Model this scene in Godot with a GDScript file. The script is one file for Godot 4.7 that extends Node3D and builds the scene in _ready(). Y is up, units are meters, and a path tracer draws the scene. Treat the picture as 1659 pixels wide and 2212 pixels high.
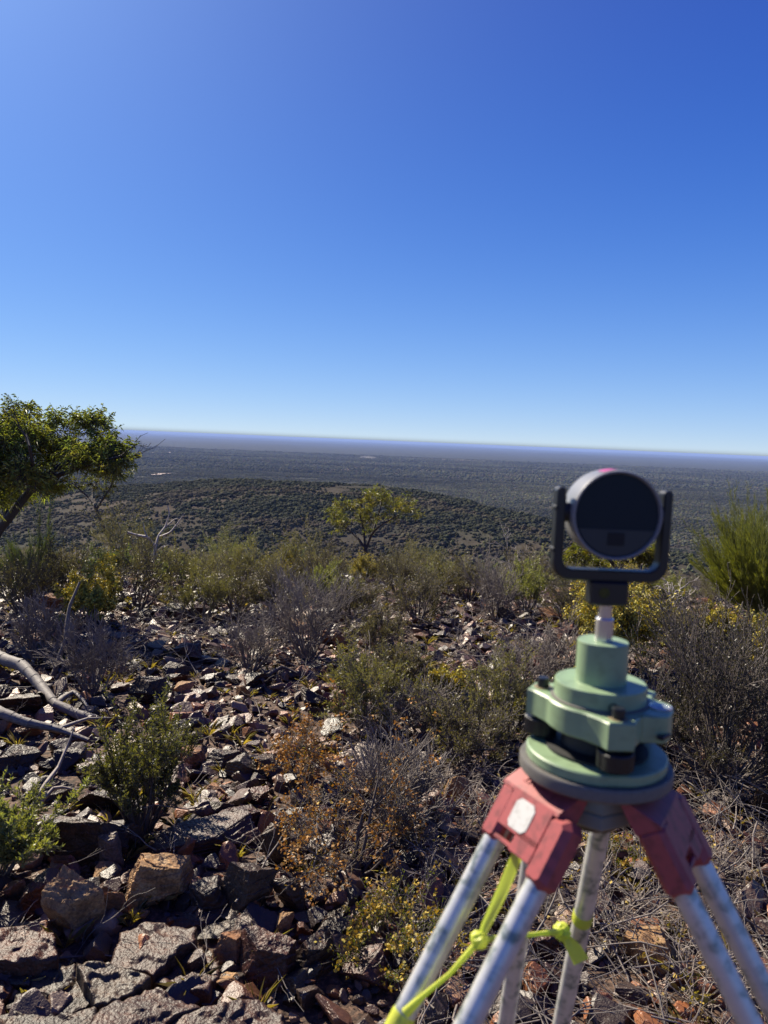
extends Node3D
# A rocky hilltop above a wide scrub plain: survey tripod with reflector in front, rubble, shrubs and trees, valley and haze behind.

const EYE := Vector3(0, 1.55, 0)
const PITCH := 5.3
const ROLL := 2.35
const HALF_TAN := 0.6656
const SUN_AZ := -40.0     # degrees right of straight ahead
const SUN_EL := 38.0

var cam: Camera3D
var rng := RandomNumberGenerator.new()
var rough_noise := FastNoiseLite.new()
var soft_noise := FastNoiseLite.new()
var far_noise := FastNoiseLite.new()
var names := {}
var mats := {}

# ------------------------------------------------------------------ helpers
func lin(r: float, g: float, b: float, a := 1.0) -> Color:
	return Color(r, g, b, a).linear_to_srgb()

func numbered(called: String) -> String:
	if not names.has(called):
		names[called] = 0
		return called
	names[called] += 1
	return "%s_%03d" % [called, names[called]]

func tag(o: Node3D, label := "", category := "", group := "", kind := "") -> void:
	if label: o.set_meta("label", label)
	if category: o.set_meta("category", category)
	if group: o.set_meta("group", group)
	if kind: o.set_meta("kind", kind)

func thing(called: String, label: String, category: String, at := Vector3.ZERO, turn := 0.0, group := "") -> Node3D:
	var o := Node3D.new()
	o.name = numbered(called)
	add_child(o)
	o.position = at
	o.rotation.y = turn
	tag(o, label, category, group)
	return o

func part(called: String, mesh: Mesh, m: Material, parent: Node) -> MeshInstance3D:
	var o := MeshInstance3D.new()
	o.name = called
	o.mesh = mesh
	if m: o.material_override = m
	parent.add_child(o, true)
	return o

func single(called: String, mesh: Mesh, m: Material, label: String, category: String, group := "", kind := "") -> MeshInstance3D:
	var o := MeshInstance3D.new()
	o.name = numbered(called)
	o.mesh = mesh
	if m: o.material_override = m
	add_child(o)
	tag(o, label, category, group, kind)
	return o

func rand_dir() -> Vector3:
	var y := rng.randf_range(-1, 1)
	var a := rng.randf() * TAU
	var s := sqrt(1.0 - y * y)
	return Vector3(cos(a) * s, y, sin(a) * s)

# triangle soup for hard-surface things; faces are given counter-clockwise seen from outside
class Soup:
	var v := PackedVector3Array()
	var xf := Transform3D()
	func tri(a: Vector3, b: Vector3, c: Vector3) -> void:
		v.append(xf * a); v.append(xf * c); v.append(xf * b)
	func quad(a: Vector3, b: Vector3, c: Vector3, d: Vector3) -> void:
		tri(a, b, c); tri(a, c, d)
	func lathe(prof: Array, n := 40, tooth := 0.0) -> void:
		for k in prof.size() - 1:
			var p: Vector2 = prof[k]
			var q: Vector2 = prof[k + 1]
			for i in n:
				var a0 := TAU * i / n
				var a1 := TAU * (i + 1) / n
				var t0 := 1.0 - (tooth if i % 2 else 0.0)
				var t1 := 1.0 - (tooth if (i + 1) % 2 else 0.0)
				var c0 := Vector3(sin(a0), 0, cos(a0)) * t0
				var c1 := Vector3(sin(a1), 0, cos(a1)) * t1
				var u := Vector3.UP
				if q.x > 1e-7: tri(c0 * p.x + u * p.y, c1 * q.x + u * q.y, c0 * q.x + u * q.y)
				if p.x > 1e-7: tri(c0 * p.x + u * p.y, c1 * p.x + u * p.y, c1 * q.x + u * q.y)
	func extrude(poly: PackedVector2Array, y0: float, y1: float, bevel := 0.0) -> void:
		# poly in (x, z), walked so that x = sin, z = cos grows with the angle
		var n := poly.size()
		var inner := PackedVector2Array()
		for i in n:
			var e0 := (poly[i] - poly[(i + n - 1) % n]).normalized()
			var e1 := (poly[(i + 1) % n] - poly[i]).normalized()
			var m := Vector2(e0.y, -e0.x) + Vector2(e1.y, -e1.x)
			m = m.normalized()
			inner.append(poly[i] + m * bevel)
		var test := 0.0
		for i in n: test += poly[i].cross(poly[(i + 1) % n])
		if test > 0:
			for i in n: inner[i] = poly[i] * 2.0 - inner[i]
		var loops := [[inner, y0], [poly, y0 + bevel], [poly, y1 - bevel], [inner, y1]]
		if bevel <= 0.0: loops = [[poly, y0], [poly, y1]]
		for k in loops.size() - 1:
			var lo: PackedVector2Array = loops[k][0]
			var hi: PackedVector2Array = loops[k + 1][0]
			var ya: float = loops[k][1]
			var yb: float = loops[k + 1][1]
			for i in n:
				var j := (i + 1) % n
				var a := Vector3(lo[i].x, ya, lo[i].y)
				var b := Vector3(lo[j].x, ya, lo[j].y)
				var c := Vector3(hi[j].x, yb, hi[j].y)
				var d := Vector3(hi[i].x, yb, hi[i].y)
				if test > 0: quad(a, d, c, b)
				else: quad(a, b, c, d)
		var cap := inner if bevel > 0.0 else poly
		var ix := Geometry2D.triangulate_polygon(cap)
		for i in range(0, ix.size(), 3):
			var a := cap[ix[i]]
			var b := cap[ix[i + 1]]
			var c := cap[ix[i + 2]]
			if (b - a).cross(c - a) > 0:
				var w := b
				b = c
				c = w
			tri(Vector3(a.x, y1, a.y), Vector3(b.x, y1, b.y), Vector3(c.x, y1, c.y))
			tri(Vector3(a.x, y0, a.y), Vector3(c.x, y0, c.y), Vector3(b.x, y0, b.y))
	func box(at: Vector3, size: Vector3, bevel := 0.001) -> void:
		var keep := xf
		xf = xf * Transform3D(Basis(), at)
		var x := size.x / 2
		var z := size.z / 2
		var b := bevel
		extrude(PackedVector2Array([Vector2(-x + b, z), Vector2(x - b, z), Vector2(x, z - b), Vector2(x, -z + b), Vector2(x - b, -z), Vector2(-x + b, -z), Vector2(-x, -z + b), Vector2(-x, z - b)]), -size.y / 2, size.y / 2, b)
		xf = keep
	func tube(pts: Array, radii: Array, n := 16, caps := true) -> void:
		var side := Vector3.RIGHT
		var rings := []
		for k in pts.size():
			var d: Vector3 = (pts[mini(k + 1, pts.size() - 1)] - pts[maxi(k - 1, 0)]).normalized()
			side = (side - d * side.dot(d))
			if side.length() < 0.1: side = d.cross(Vector3.FORWARD)
			side = side.normalized()
			var up := d.cross(side)
			var ring := []
			for i in n:
				var a := TAU * i / n
				ring.append(pts[k] + (side * cos(a) + up * sin(a)) * radii[k])
			rings.append(ring)
		for k in pts.size() - 1:
			for i in n:
				var j := (i + 1) % n
				quad(rings[k][i], rings[k][j], rings[k + 1][j], rings[k + 1][i])
		if caps:
			for i in n:
				var j := (i + 1) % n
				tri(pts[0], rings[0][j], rings[0][i])
				tri(pts[-1], rings[-1][i], rings[-1][j])
	func mesh(crease := 32.0) -> ArrayMesh:
		var nt := v.size() / 3
		var fn := PackedVector3Array()
		var at := {}
		for t in nt:
			var f := (v[t * 3 + 2] - v[t * 3]).cross(v[t * 3 + 1] - v[t * 3])
			fn.append(f)
			for k in 3:
				var key := Vector3i((v[t * 3 + k] * 100000.0).round())
				if not at.has(key): at[key] = PackedInt32Array()
				at[key].append(t)
		var lim := cos(deg_to_rad(crease))
		var nn := PackedVector3Array()
		nn.resize(v.size())
		for t in nt:
			var own := fn[t].normalized()
			for k in 3:
				var key := Vector3i((v[t * 3 + k] * 100000.0).round())
				var sum := Vector3.ZERO
				for o in at[key]:
					if fn[o].normalized().dot(own) > lim: sum += fn[o]
				nn[t * 3 + k] = sum.normalized() if sum.length() > 1e-16 else Vector3.UP
		var a := []
		a.resize(Mesh.ARRAY_MAX)
		a[Mesh.ARRAY_VERTEX] = v
		a[Mesh.ARRAY_NORMAL] = nn
		var m := ArrayMesh.new()
		if v.size(): m.add_surface_from_arrays(Mesh.PRIMITIVE_TRIANGLES, a)
		return m

func indexed(v: PackedVector3Array, ix: PackedInt32Array, col := PackedColorArray(), nrm := PackedVector3Array()) -> ArrayMesh:
	if nrm.is_empty():
		nrm.resize(v.size())
		for i in range(0, ix.size(), 3):
			var f := (v[ix[i + 2]] - v[ix[i]]).cross(v[ix[i + 1]] - v[ix[i]])
			nrm[ix[i]] += f
			nrm[ix[i + 1]] += f
			nrm[ix[i + 2]] += f
		for i in nrm.size(): nrm[i] = nrm[i].normalized()
	var a := []
	a.resize(Mesh.ARRAY_MAX)
	a[Mesh.ARRAY_VERTEX] = v
	a[Mesh.ARRAY_NORMAL] = nrm
	a[Mesh.ARRAY_INDEX] = ix
	if col.size(): a[Mesh.ARRAY_COLOR] = col
	var m := ArrayMesh.new()
	m.add_surface_from_arrays(Mesh.PRIMITIVE_TRIANGLES, a)
	return m

func noise(sd: int, freq: float, octaves := 4, type := FastNoiseLite.TYPE_SIMPLEX_SMOOTH) -> FastNoiseLite:
	var n := FastNoiseLite.new()
	n.seed = sd
	n.noise_type = type
	n.frequency = freq
	n.fractal_octaves = octaves
	n.fractal_type = FastNoiseLite.FRACTAL_FBM if octaves > 1 else FastNoiseLite.FRACTAL_NONE
	return n

func ntex(n: FastNoiseLite, ramp: Array, size := 512, normal := 0.0) -> NoiseTexture2D:
	var t := NoiseTexture2D.new()
	t.width = size
	t.height = size
	t.seamless = true
	t.generate_mipmaps = false
	t.noise = n
	if normal > 0.0:
		t.as_normal_map = true
		t.bump_strength = normal
	elif ramp.size():
		var g := Gradient.new()
		var off := PackedFloat32Array()
		var col := PackedColorArray()
		for r in ramp:
			off.append(r[0])
			col.append(r[1])
		g.offsets = off
		g.colors = col
		t.color_ramp = g
	return t

func plain(called: String, c: Color, rough := 0.7, metal := 0.0) -> StandardMaterial3D:
	var m := StandardMaterial3D.new()
	m.resource_name = called
	m.albedo_color = c
	m.roughness = rough
	m.metallic = metal
	mats[called] = m
	return m

func worldmap(m: StandardMaterial3D, scale: float, world := true) -> void:
	m.uv1_triplanar = true
	m.uv1_world_triplanar = world
	m.uv1_scale = Vector3.ONE * scale

# ------------------------------------------------------------------ terrain
var crest := [[-1.4, 900, -90.0], [-0.8, 780, -80.0], [-0.593, 760, -74.7], [-0.441, 760, -62.2], [-0.321, 740, -51.5], [-0.2, 720, -41.3], [-0.11, 700, -39.3], [-0.004, 690, -40.3], [0.062, 670, -43.0], [0.153, 620, -51.5], [0.227, 580, -57.5], [0.304, 540, -64.0], [0.378, 500, -67.5], [0.507, 450, -70.0], [0.8, 420, -84.0], [1.4, 400, -110.0]]

func crest_at(t: float) -> Vector2:
	if t <= crest[0][0]: return Vector2(crest[0][1], crest[0][2])
	for i in crest.size() - 1:
		if t < crest[i + 1][0]:
			var f: float = (t - crest[i][0]) / (crest[i + 1][0] - crest[i][0])
			return Vector2(lerpf(crest[i][1], crest[i + 1][1], f), lerpf(crest[i][2], crest[i + 1][2], f))
	return Vector2(crest[-1][1], crest[-1][2])

func near_height(x: float, z: float) -> float:
	var d := -z
	var r := sqrt(d * d + 0.3 * x * x) if d > 0 else absf(x) * 0.55
	var y := 0.0
	if r > 3.0: y = -0.006 * (minf(r, 8.0) - 3.0) ** 2
	if r > 8.0:
		var q := minf(r, 13.0) - 8.0
		y -= 0.06 * q + 0.016 * q * q
	if r > 13.0: y -= 0.22 * (r - 13.0)
	if r < 120.0:
		y += 0.05 * soft_noise.get_noise_2d(x * 60.0, z * 60.0) + 0.03 * soft_noise.get_noise_2d(x * 220.0 + 500.0, z * 220.0)
	return y

func far_height(x: float, z: float) -> float:
	var d := maxf(-z, 1.0)
	var base := -120.0 + 3.0 * far_noise.get_noise_2d(x * 0.35, z * 0.35)
	if d > 2500.0:
		base += (d - 2500.0) * 0.0006 * clampf(far_noise.get_noise_2d(x * 0.05, z * 0.05) + 0.2, -0.2, 1.0) * clampf(1.6 - d / 12000.0, 0.0, 1.0)
	if d > 7000.0: base += clampf((d - 7000.0) / 15000.0, 0.0, 1.0) * 26.0 * far_noise.get_noise_2d(x * 0.012, z * 0.012)
	if d < 2400.0:
		var c := crest_at(x / d)
		var w := 250.0 if d < c.x else 120.0
		var k := (d - c.x) / w
		var h := (c.y + 120.0) * exp(-k * k * 0.55)
		base += h + minf(1.0, h / 20.0) * 2.2 * far_noise.get_noise_2d(x * 2.4, z * 2.4)
	return base

func height(x: float, z: float) -> float:
	var r := sqrt(x * x + z * z)
	if r < 150.0: return near_height(x, z)
	if r > 1500.0: return far_height(x, z)
	var a := near_height(x, z)
	var b := far_height(x, z)
	var k := 8.0
	var t := clampf(0.5 + 0.5 * (a - b) / k, 0.0, 1.0)
	return lerpf(b, a, t) + k * t * (1.0 - t)

func look(u: float, v: float) -> Vector3:      # direction of a place in the photograph, measured on a 1659 x 2212 copy
	var f := 1106.0 / HALF_TAN
	return (cam.transform.basis * Vector3((u - 829.5) / f, (1106.0 - v) / f, -1.0)).normalized()

func ground(u: float, v: float) -> Vector3:    # where that line of sight meets the hill
	var d := look(u, v)
	var t := 0.5
	var last := 0.5
	while t < 45.0:
		var p := EYE + d * t
		if p.y < near_height(p.x, p.z): break
		last = t
		t *= 1.03
	if t >= 45.0:              # over the rim: the foot is out of sight behind the nearer shrubs
		var far := lerpf(11.0, 22.0, clampf((1300.0 - v) / 130.0, 0.0, 1.0))
		var p := EYE + d * (far / Vector2(d.x, d.z).length())
		return Vector3(p.x, near_height(p.x, p.z), p.z)
	for i in 24:
		var m := (last + t) / 2
		var p := EYE + d * m
		if p.y < near_height(p.x, p.z): t = m
		else: last = m
	var q := EYE + d * t
	return Vector3(q.x, near_height(q.x, q.z), q.z)

func per_pixel(p: Vector3) -> float:           # metres per unit of that copy at a point
	return -((p - EYE) * cam.transform.basis).z * HALF_TAN / 1106.0

func on_ground(x: float, z: float) -> Vector3:
	return Vector3(x, height(x, z), z)

# ------------------------------------------------------------------ rocks
var balls := {}

func ball(sub: int) -> Array:
	if balls.has(sub): return balls[sub]
	var v := PackedVector3Array()
	var ix := PackedInt32Array()
	if sub == 0:
		var t := (1.0 + sqrt(5.0)) / 2.0
		for p in [[-1, t, 0], [1, t, 0], [-1, -t, 0], [1, -t, 0], [0, -1, t], [0, 1, t], [0, -1, -t], [0, 1, -t], [t, 0, -1], [t, 0, 1], [-t, 0, -1], [-t, 0, 1]]:
			v.append(Vector3(p[0], p[1], p[2]).normalized())
		for f in [[0, 11, 5], [0, 5, 1], [0, 1, 7], [0, 7, 10], [0, 10, 11], [1, 5, 9], [5, 11, 4], [11, 10, 2], [10, 7, 6], [7, 1, 8], [3, 9, 4], [3, 4, 2], [3, 2, 6], [3, 6, 8], [3, 8, 9], [4, 9, 5], [2, 4, 11], [6, 2, 10], [8, 6, 7], [9, 8, 1]]:
			ix.append_array([f[0], f[2], f[1]])
	else:
		var b := ball(sub - 1)
		v = b[0].duplicate()
		var mid := {}
		var old: PackedInt32Array = b[1]
		for i in range(0, old.size(), 3):
			var m := [0, 0, 0]
			for k in 3:
				var p := old[i + k]
				var q := old[i + (k + 1) % 3]
				var key := mini(p, q) * 100000 + maxi(p, q)
				if not mid.has(key):
					mid[key] = v.size()
					v.append(((v[p] + v[q]) / 2).normalized())
				m[k] = mid[key]
			ix.append_array([old[i], m[0], m[2], old[i + 1], m[1], m[0], old[i + 2], m[2], m[1], m[0], m[1], m[2]])
	balls[sub] = [v, ix]
	return balls[sub]

func faceted(v: PackedVector3Array, ix: PackedInt32Array) -> ArrayMesh:
	# broken stone: every facet keeps its own edge
	var w := PackedVector3Array()
	var n := PackedVector3Array()
	w.resize(ix.size())
	n.resize(ix.size())
	for i in range(0, ix.size(), 3):
		var a := v[ix[i]]
		var b := v[ix[i + 1]]
		var c := v[ix[i + 2]]
		var f := (c - a).cross(b - a).normalized()
		for k in 3: n[i + k] = f
		w[i] = a
		w[i + 1] = b
		w[i + 2] = c
	var arr := []
	arr.resize(Mesh.ARRAY_MAX)
	arr[Mesh.ARRAY_VERTEX] = w
	arr[Mesh.ARRAY_NORMAL] = n
	var m := ArrayMesh.new()
	m.add_surface_from_arrays(Mesh.PRIMITIVE_TRIANGLES, arr)
	return m

func rock_mesh(sd: int, sub: int, planes := 13, chip := 0.06, strata := 0.03) -> ArrayMesh:
	var b := ball(sub)
	var r := RandomNumberGenerator.new()
	r.seed = sd
	var pn := []
	for i in planes:
		var d := Vector3(r.randf_range(-1, 1), r.randf_range(-0.8, 0.8), r.randf_range(-1, 1)).normalized()
		pn.append([d, r.randf_range(0.42, 0.95)])
	pn.append([Vector3(r.randf_range(-0.25, 0.25), 1, r.randf_range(-0.25, 0.25)).normalized(), r.randf_range(0.45, 0.7)])
	pn.append([Vector3.DOWN, 0.6])
	var lay := Vector3(r.randf_range(-0.4, 0.4), 1, r.randf_range(-0.4, 0.4)).normalized()
	var off := Vector3(r.randf() * 100, r.randf() * 100, r.randf() * 100)
	var v := PackedVector3Array()
	var lo := Vector3.ONE * 9
	var hi := -lo
	for u in b[0]:
		var t := 1.3
		for p in pn:
			var c: float = u.dot(p[0])
			if c > 0.05: t = minf(t, p[1] / c)
		var q: Vector3 = u * t
		var o := q * 100.0 + off * 100.0
		t += chip * (rough_noise.get_noise_3dv(o) + 0.3 * rough_noise.get_noise_3dv(o * 3.1))
		var s := q.dot(lay) * 5.0 + 1.2 * rough_noise.get_noise_3dv(o * 0.5)
		t += strata * (s - floorf(s) - 0.5)
		q = u * t
		lo = lo.min(q)
		hi = hi.max(q)
		v.append(q)
	var c := (lo + hi) / 2
	var h := (hi - lo) / 2
	for i in v.size(): v[i] = (v[i] - c) / h
	return faceted(v, b[1])

func slab_mesh(poly: PackedVector2Array, thick: float, sd: int, rise := 0.011) -> ArrayMesh:
	# a plate of bedrock: outline in (x, z) round its centre, broken edge, stepped bumpy top
	var rings := 20
	var spokes := 110
	var v := PackedVector3Array()
	var ix := PackedInt32Array()
	var n := poly.size()
	v.append(Vector3.ZERO)
	for k in rings:
		for j in spokes:
			var a := TAU * j / spokes
			var d := Vector2(sin(a), cos(a))
			var reach := 0.05
			for i in n:
				var hit = Geometry2D.segment_intersects_segment(Vector2.ZERO, d * 5.0, poly[i], poly[(i + 1) % n])
				if hit != null: reach = maxf(reach, hit.length())
			var edge := 1.0 + 0.05 * rough_noise.get_noise_3d(d.x * 260.0, d.y * 260.0, sd * 900.0) / maxf(reach * 3.0, 0.4)
			var f := minf(float(k + 1) / (rings - 4), 1.0)
			var drop := maxi(0, k - (rings - 5))
			var q := d * reach * edge * (f if drop == 0 else 1.0 + 0.006 * sin(drop * 2.0 + j))
			var y := 0.0
			var h := rough_noise.get_noise_3d(q.x * 500.0, q.y * 500.0, sd * 777.0)
			var st := h * 2.6 + q.x * 3.0
			y = rise * (floorf(st) * 0.8 + smoothstep(0.75, 1.0, st - floorf(st)) * 0.8 + 0.3 * h) + 0.0022 * rough_noise.get_noise_3d(q.x * 2400.0, q.y * 2400.0, sd * 77.0)
			if drop == 0 and f >= 1.0: y -= 0.004
			y -= thick * drop / 4.0
			v.append(Vector3(q.x, y, q.y))
	v[0].y = v[1].y
	for j in spokes: ix.append_array([0, 1 + (j + 1) % spokes, 1 + j])
	for k in rings - 1:
		for j in spokes:
			var a := 1 + k * spokes + j
			var b := 1 + k * spokes + (j + 1) % spokes
			ix.append_array([a, b, b + spokes, a, b + spokes, a + spokes])
	return indexed(v, ix)

# ------------------------------------------------------------------ plants
class Veg:
	var bv := PackedVector3Array()
	var bn := PackedVector3Array()
	var bi := PackedInt32Array()
	var lv := PackedVector3Array()
	var ln := PackedVector3Array()
	var lc := PackedColorArray()
	var li := PackedInt32Array()
	var fv := PackedVector3Array()
	var fnn := PackedVector3Array()
	var fc := PackedColorArray()
	var fi := PackedInt32Array()
	func seg(a: Vector3, b: Vector3, ra: float, rb: float) -> void:
		var n := 3 if ra < 0.006 else (4 if ra < 0.02 else 8)
		var d := (b - a).normalized()
		var s := d.cross(Vector3(0.31, 0.17, 0.93)).normalized()
		var u := d.cross(s)
		var o := bv.size()
		for i in n:
			var t := TAU * i / n
			var w := s * cos(t) + u * sin(t)
			bv.append(a + w * ra)
			bv.append(b + d * rb * 0.3 + w * rb)
			bn.append(w)
			bn.append(w)
		for i in n:
			var p := o + 2 * i
			var q := o + 2 * ((i + 1) % n)
			bi.append(p); bi.append(q + 1); bi.append(q)
			bi.append(p); bi.append(p + 1); bi.append(q + 1)
	func leaf(p: Vector3, d: Vector3, side: Vector3, l: float, w: float, droop: float, c: Color) -> void:
		var nrm := d.cross(side).normalized()
		var o := lv.size()
		var m := p + d * l * 0.5
		var tip := p + d * l + Vector3(0, -droop * l, 0)
		lv.append(p); lv.append(m + side * w); lv.append(tip); lv.append(m - side * w)
		for i in 4:
			ln.append(nrm)
			lc.append(c)
		li.append(o); li.append(o + 1); li.append(o + 2)
		li.append(o); li.append(o + 2); li.append(o + 3)
	func petal(p: Vector3, d: Vector3, side: Vector3, l: float, c: Color) -> void:
		var nrm := d.cross(side).normalized()
		var o := fv.size()
		fv.append(p - side * l * 0.5); fv.append(p + side * l * 0.5); fv.append(p + d * l + side * l * 0.4); fv.append(p + d * l - side * l * 0.4)
		for i in 4:
			fnn.append(nrm)
			fc.append(c)
		fi.append(o); fi.append(o + 1); fi.append(o + 2)
		fi.append(o); fi.append(o + 2); fi.append(o + 3)

func tint(c: Color, by := 0.25) -> Color:
	var k := 1.0 + rng.randf_range(-by, by)
	var w := rng.randf_range(-by, by) * 0.4
	return Color(c.r * (k + w), c.g * k, c.b * (k - w))

func grow(V: Veg, p: Vector3, d: Vector3, length: float, r: float, lvl: int, C: Dictionary) -> void:
	var n: int = C.nseg
	var last: bool = lvl >= C.levels
	var step := length / n
	for i in n:
		d = (d + rand_dir() * C.jit + Vector3.UP * C.trop).normalized()
		var q := p + d * step * rng.randf_range(0.8, 1.2)
		var r2: float = maxf(r * (1.0 - 0.55 / n), C.rmin)
		V.seg(p, q, r, r2)
		if not last:
			if i >= C.first or lvl > 0:
				var kids: float = C.kids
				var k := int(kids) + (1 if rng.randf() < kids - int(kids) else 0)
				for j in k:
					var side := rand_dir()
					side = (side - d * side.dot(d)).normalized()
					var a: float = C.spread * rng.randf_range(0.6, 1.3)
					grow(V, q, (d * cos(a) + side * sin(a)).normalized(), length * C.ratio * rng.randf_range(0.65, 1.2), maxf(r2 * 0.62, C.rmin), lvl + 1, C)
		if lvl >= C.levels - C.leafy:
			for j in C.leaves:
				if rng.randf() > C.cover: continue
				var side := rand_dir()
				var ld: Vector3 = (d * C.along + side + Vector3.UP * C.lift).normalized()
				V.leaf(p.lerp(q, rng.randf()), ld, ld.cross(rand_dir()).normalized(), C.ll * rng.randf_range(0.7, 1.3), C.lw, C.droop, tint(C.leaf))
		p = q
		r = r2
	if last and C.flowers > 0 and rng.randf() < C.bloom:
		for j in C.flowers:
			var fd := rand_dir()
			V.petal(p + rand_dir() * C.fs * 1.6, fd, fd.cross(rand_dir()).normalized(), C.fs * rng.randf_range(0.6, 1.2), tint(C.flower, 0.3))

var kinds := {}

func set_kinds() -> void:
	var base := {"stems": 10, "levels": 3, "nseg": 3, "first": 1, "kids": 1.3, "spread": 0.5, "ratio": 0.62, "jit": 0.16, "trop": 0.05, "rmin": 0.0011, "leaves": 0, "cover": 1.0, "along": 0.7, "lift": 0.1, "ll": 0.03, "lw": 0.003, "droop": 0.0,
		"leaf": Color(0.11, 0.12, 0.045), "leafy": 0, "flowers": 0, "bloom": 0.5, "fs": 0.012, "flower": Color(0.5, 0.36, 0.03), "r0": 0.009, "open": 0.75, "bark": "grey_bark"}
	kinds.twig = base.merged({"stems": 18, "kids": 1.5, "jit": 0.2, "rmin": 0.0016, "bark": "twig_bark"}, true)
	kinds.thicket = base.merged({"stems": 16, "kids": 1.5, "jit": 0.2, "rmin": 0.0015, "bark": "dark_bark", "leaves": 2, "leafy": 1, "ll": 0.018, "lw": 0.0016, "leaf": Color(0.16, 0.138, 0.085)}, true)
	kinds.dark = base.merged({"stems": 24, "kids": 1.5, "rmin": 0.0015, "jit": 0.12, "spread": 0.4, "open": 0.95, "bark": "dark_bark", "leaves": 3, "leafy": 1, "ll": 0.014, "lw": 0.002, "leaf": Color(0.05, 0.045, 0.04)}, true)
	kinds.olive = base.merged({"stems": 14, "kids": 1.4, "leaves": 4, "leafy": 1, "ll": 0.02, "lw": 0.0019, "lift": 0.3, "leaf": Color(0.19, 0.172, 0.092)}, true)
	kinds.green = base.merged({"stems": 14, "kids": 1.4, "leaves": 6, "leafy": 1, "ll": 0.018, "lw": 0.0026, "lift": 0.25, "leaf": Color(0.26, 0.265, 0.115)}, true)
	kinds.grey_green = base.merged({"leaves": 5, "leafy": 1, "ll": 0.03, "lw": 0.005, "lift": 0.3, "leaf": Color(0.15, 0.175, 0.105)}, true)
	kinds.yellow = base.merged({"leaves": 4, "leafy": 1, "ll": 0.02, "lw": 0.003, "leaf": Color(0.13, 0.13, 0.035), "stems": 15, "kids": 1.45, "flowers": 12, "bloom": 0.9, "fs": 0.014, "flower": Color(0.42, 0.36, 0.06)}, true)
	kinds.needle = base.merged({"stems": 16, "spread": 0.38, "jit": 0.08, "open": 0.62, "trop": 0.06, "bark": "dark_bark", "leaves": 5, "leafy": 1, "ll": 0.017, "lw": 0.0024, "leaf": Color(0.125, 0.12, 0.06), "lift": 0.2}, true)
	kinds.orange = base.merged({"stems": 8, "kids": 1.5, "jit": 0.24, "spread": 0.62, "open": 0.95, "bark": "dark_bark", "leaves": 1, "cover": 0.5, "leafy": 1, "ll": 0.012, "lw": 0.002, "leaf": Color(0.16, 0.1, 0.04), "flowers": 8, "bloom": 0.42, "fs": 0.008, "flower": Color(0.4, 0.205, 0.05), "rmin": 0.0009}, true)
	kinds.carpet = base.merged({"stems": 22, "kids": 1.4, "jit": 0.25, "open": 1.25, "levels": 2, "bark": "dark_bark", "leaves": 2, "leafy": 1, "ll": 0.012, "lw": 0.002, "leaf": Color(0.13, 0.14, 0.03), "flowers": 9, "bloom": 0.5, "fs": 0.0075, "flower": Color(0.46, 0.33, 0.045), "rmin": 0.0009, "r0": 0.004}, true)
	kinds.broom = base.merged({"stems": 46, "levels": 2, "nseg": 4, "first": 1, "kids": 1.5, "spread": 0.16, "ratio": 0.6, "jit": 0.05, "open": 0.95, "trop": 0.03, "r0": 0.006, "rmin": 0.0014, "leaves": 5, "leafy": 2, "along": 2.6, "ll": 0.075, "lw": 0.0016, "leaf": Color(0.15, 0.155, 0.05), "bark": "green_bark"}, true)
	kinds.dark_broom = kinds.broom.merged({"leaf": Color(0.06, 0.075, 0.055), "bark": "dark_bark", "stems": 34, "leaves": 3}, true)
	kinds.heap = base.merged({"stems": 30, "levels": 2, "kids": 1.3, "jit": 0.3, "open": 1.5, "trop": -0.05, "spread": 0.7, "r0": 0.004, "bark": "pale_bark", "flowers": 3, "bloom": 0.12, "fs": 0.01, "flower": Color(0.42, 0.31, 0.06)}, true)
	kinds.dead = base.merged({"stems": 3, "levels": 3, "nseg": 4, "first": 1, "kids": 0.8, "spread": 0.75, "ratio": 0.6, "jit": 0.3, "open": 0.7, "r0": 0.026, "rmin": 0.0035, "bark": "bleached_bark", "trop": 0.02}, true)
	kinds.sticks = kinds.dead.merged({"stems": 4, "r0": 0.009, "rmin": 0.0018}, true)

func bush_parts(o: Node3D, kind: String, tall: float, wide: float, scale_count := 1.0) -> void:
	# builds branches, foliage and flowers of one plant under its root, in metres
	var C: Dictionary = kinds[kind]
	var V := Veg.new()
	var n := int(C.stems * scale_count)
	for i in n:
		var a := TAU * (i + rng.randf()) / n
		var lean: float = C.open * sqrt(rng.randf_range(0.02, 1.0))
		var d := Vector3(sin(a) * sin(lean), cos(lean), cos(a) * sin(lean))
		# the longest path is stem plus shortening children: about 1.9 stems
		var reach := 1.0 / sqrt(pow(sin(lean) / (wide * 0.5), 2) + pow(cos(lean) / tall, 2))
		grow(V, Vector3(sin(a), 0, cos(a)) * rng.randf() * 0.03 - Vector3.UP * 0.03, d, reach / 1.75 * rng.randf_range(0.75, 1.1), C.r0 * rng.randf_range(0.6, 1.1), 0, C)
	put_veg(o, V, C.bark)

func put_veg(o: Node3D, V: Veg, bark: String, bark_name := "branches", leaf_name := "foliage") -> void:
	if V.bi.size(): part(bark_name, indexed(V.bv, V.bi, PackedColorArray(), V.bn), mats[bark], o)
	if V.li.size(): part(leaf_name, indexed(V.lv, V.li, V.lc, V.ln), mats.leaf, o)
	if V.fi.size(): part("flowers", indexed(V.fv, V.fi, V.fc, V.fnn), mats.flower, o)

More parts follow.
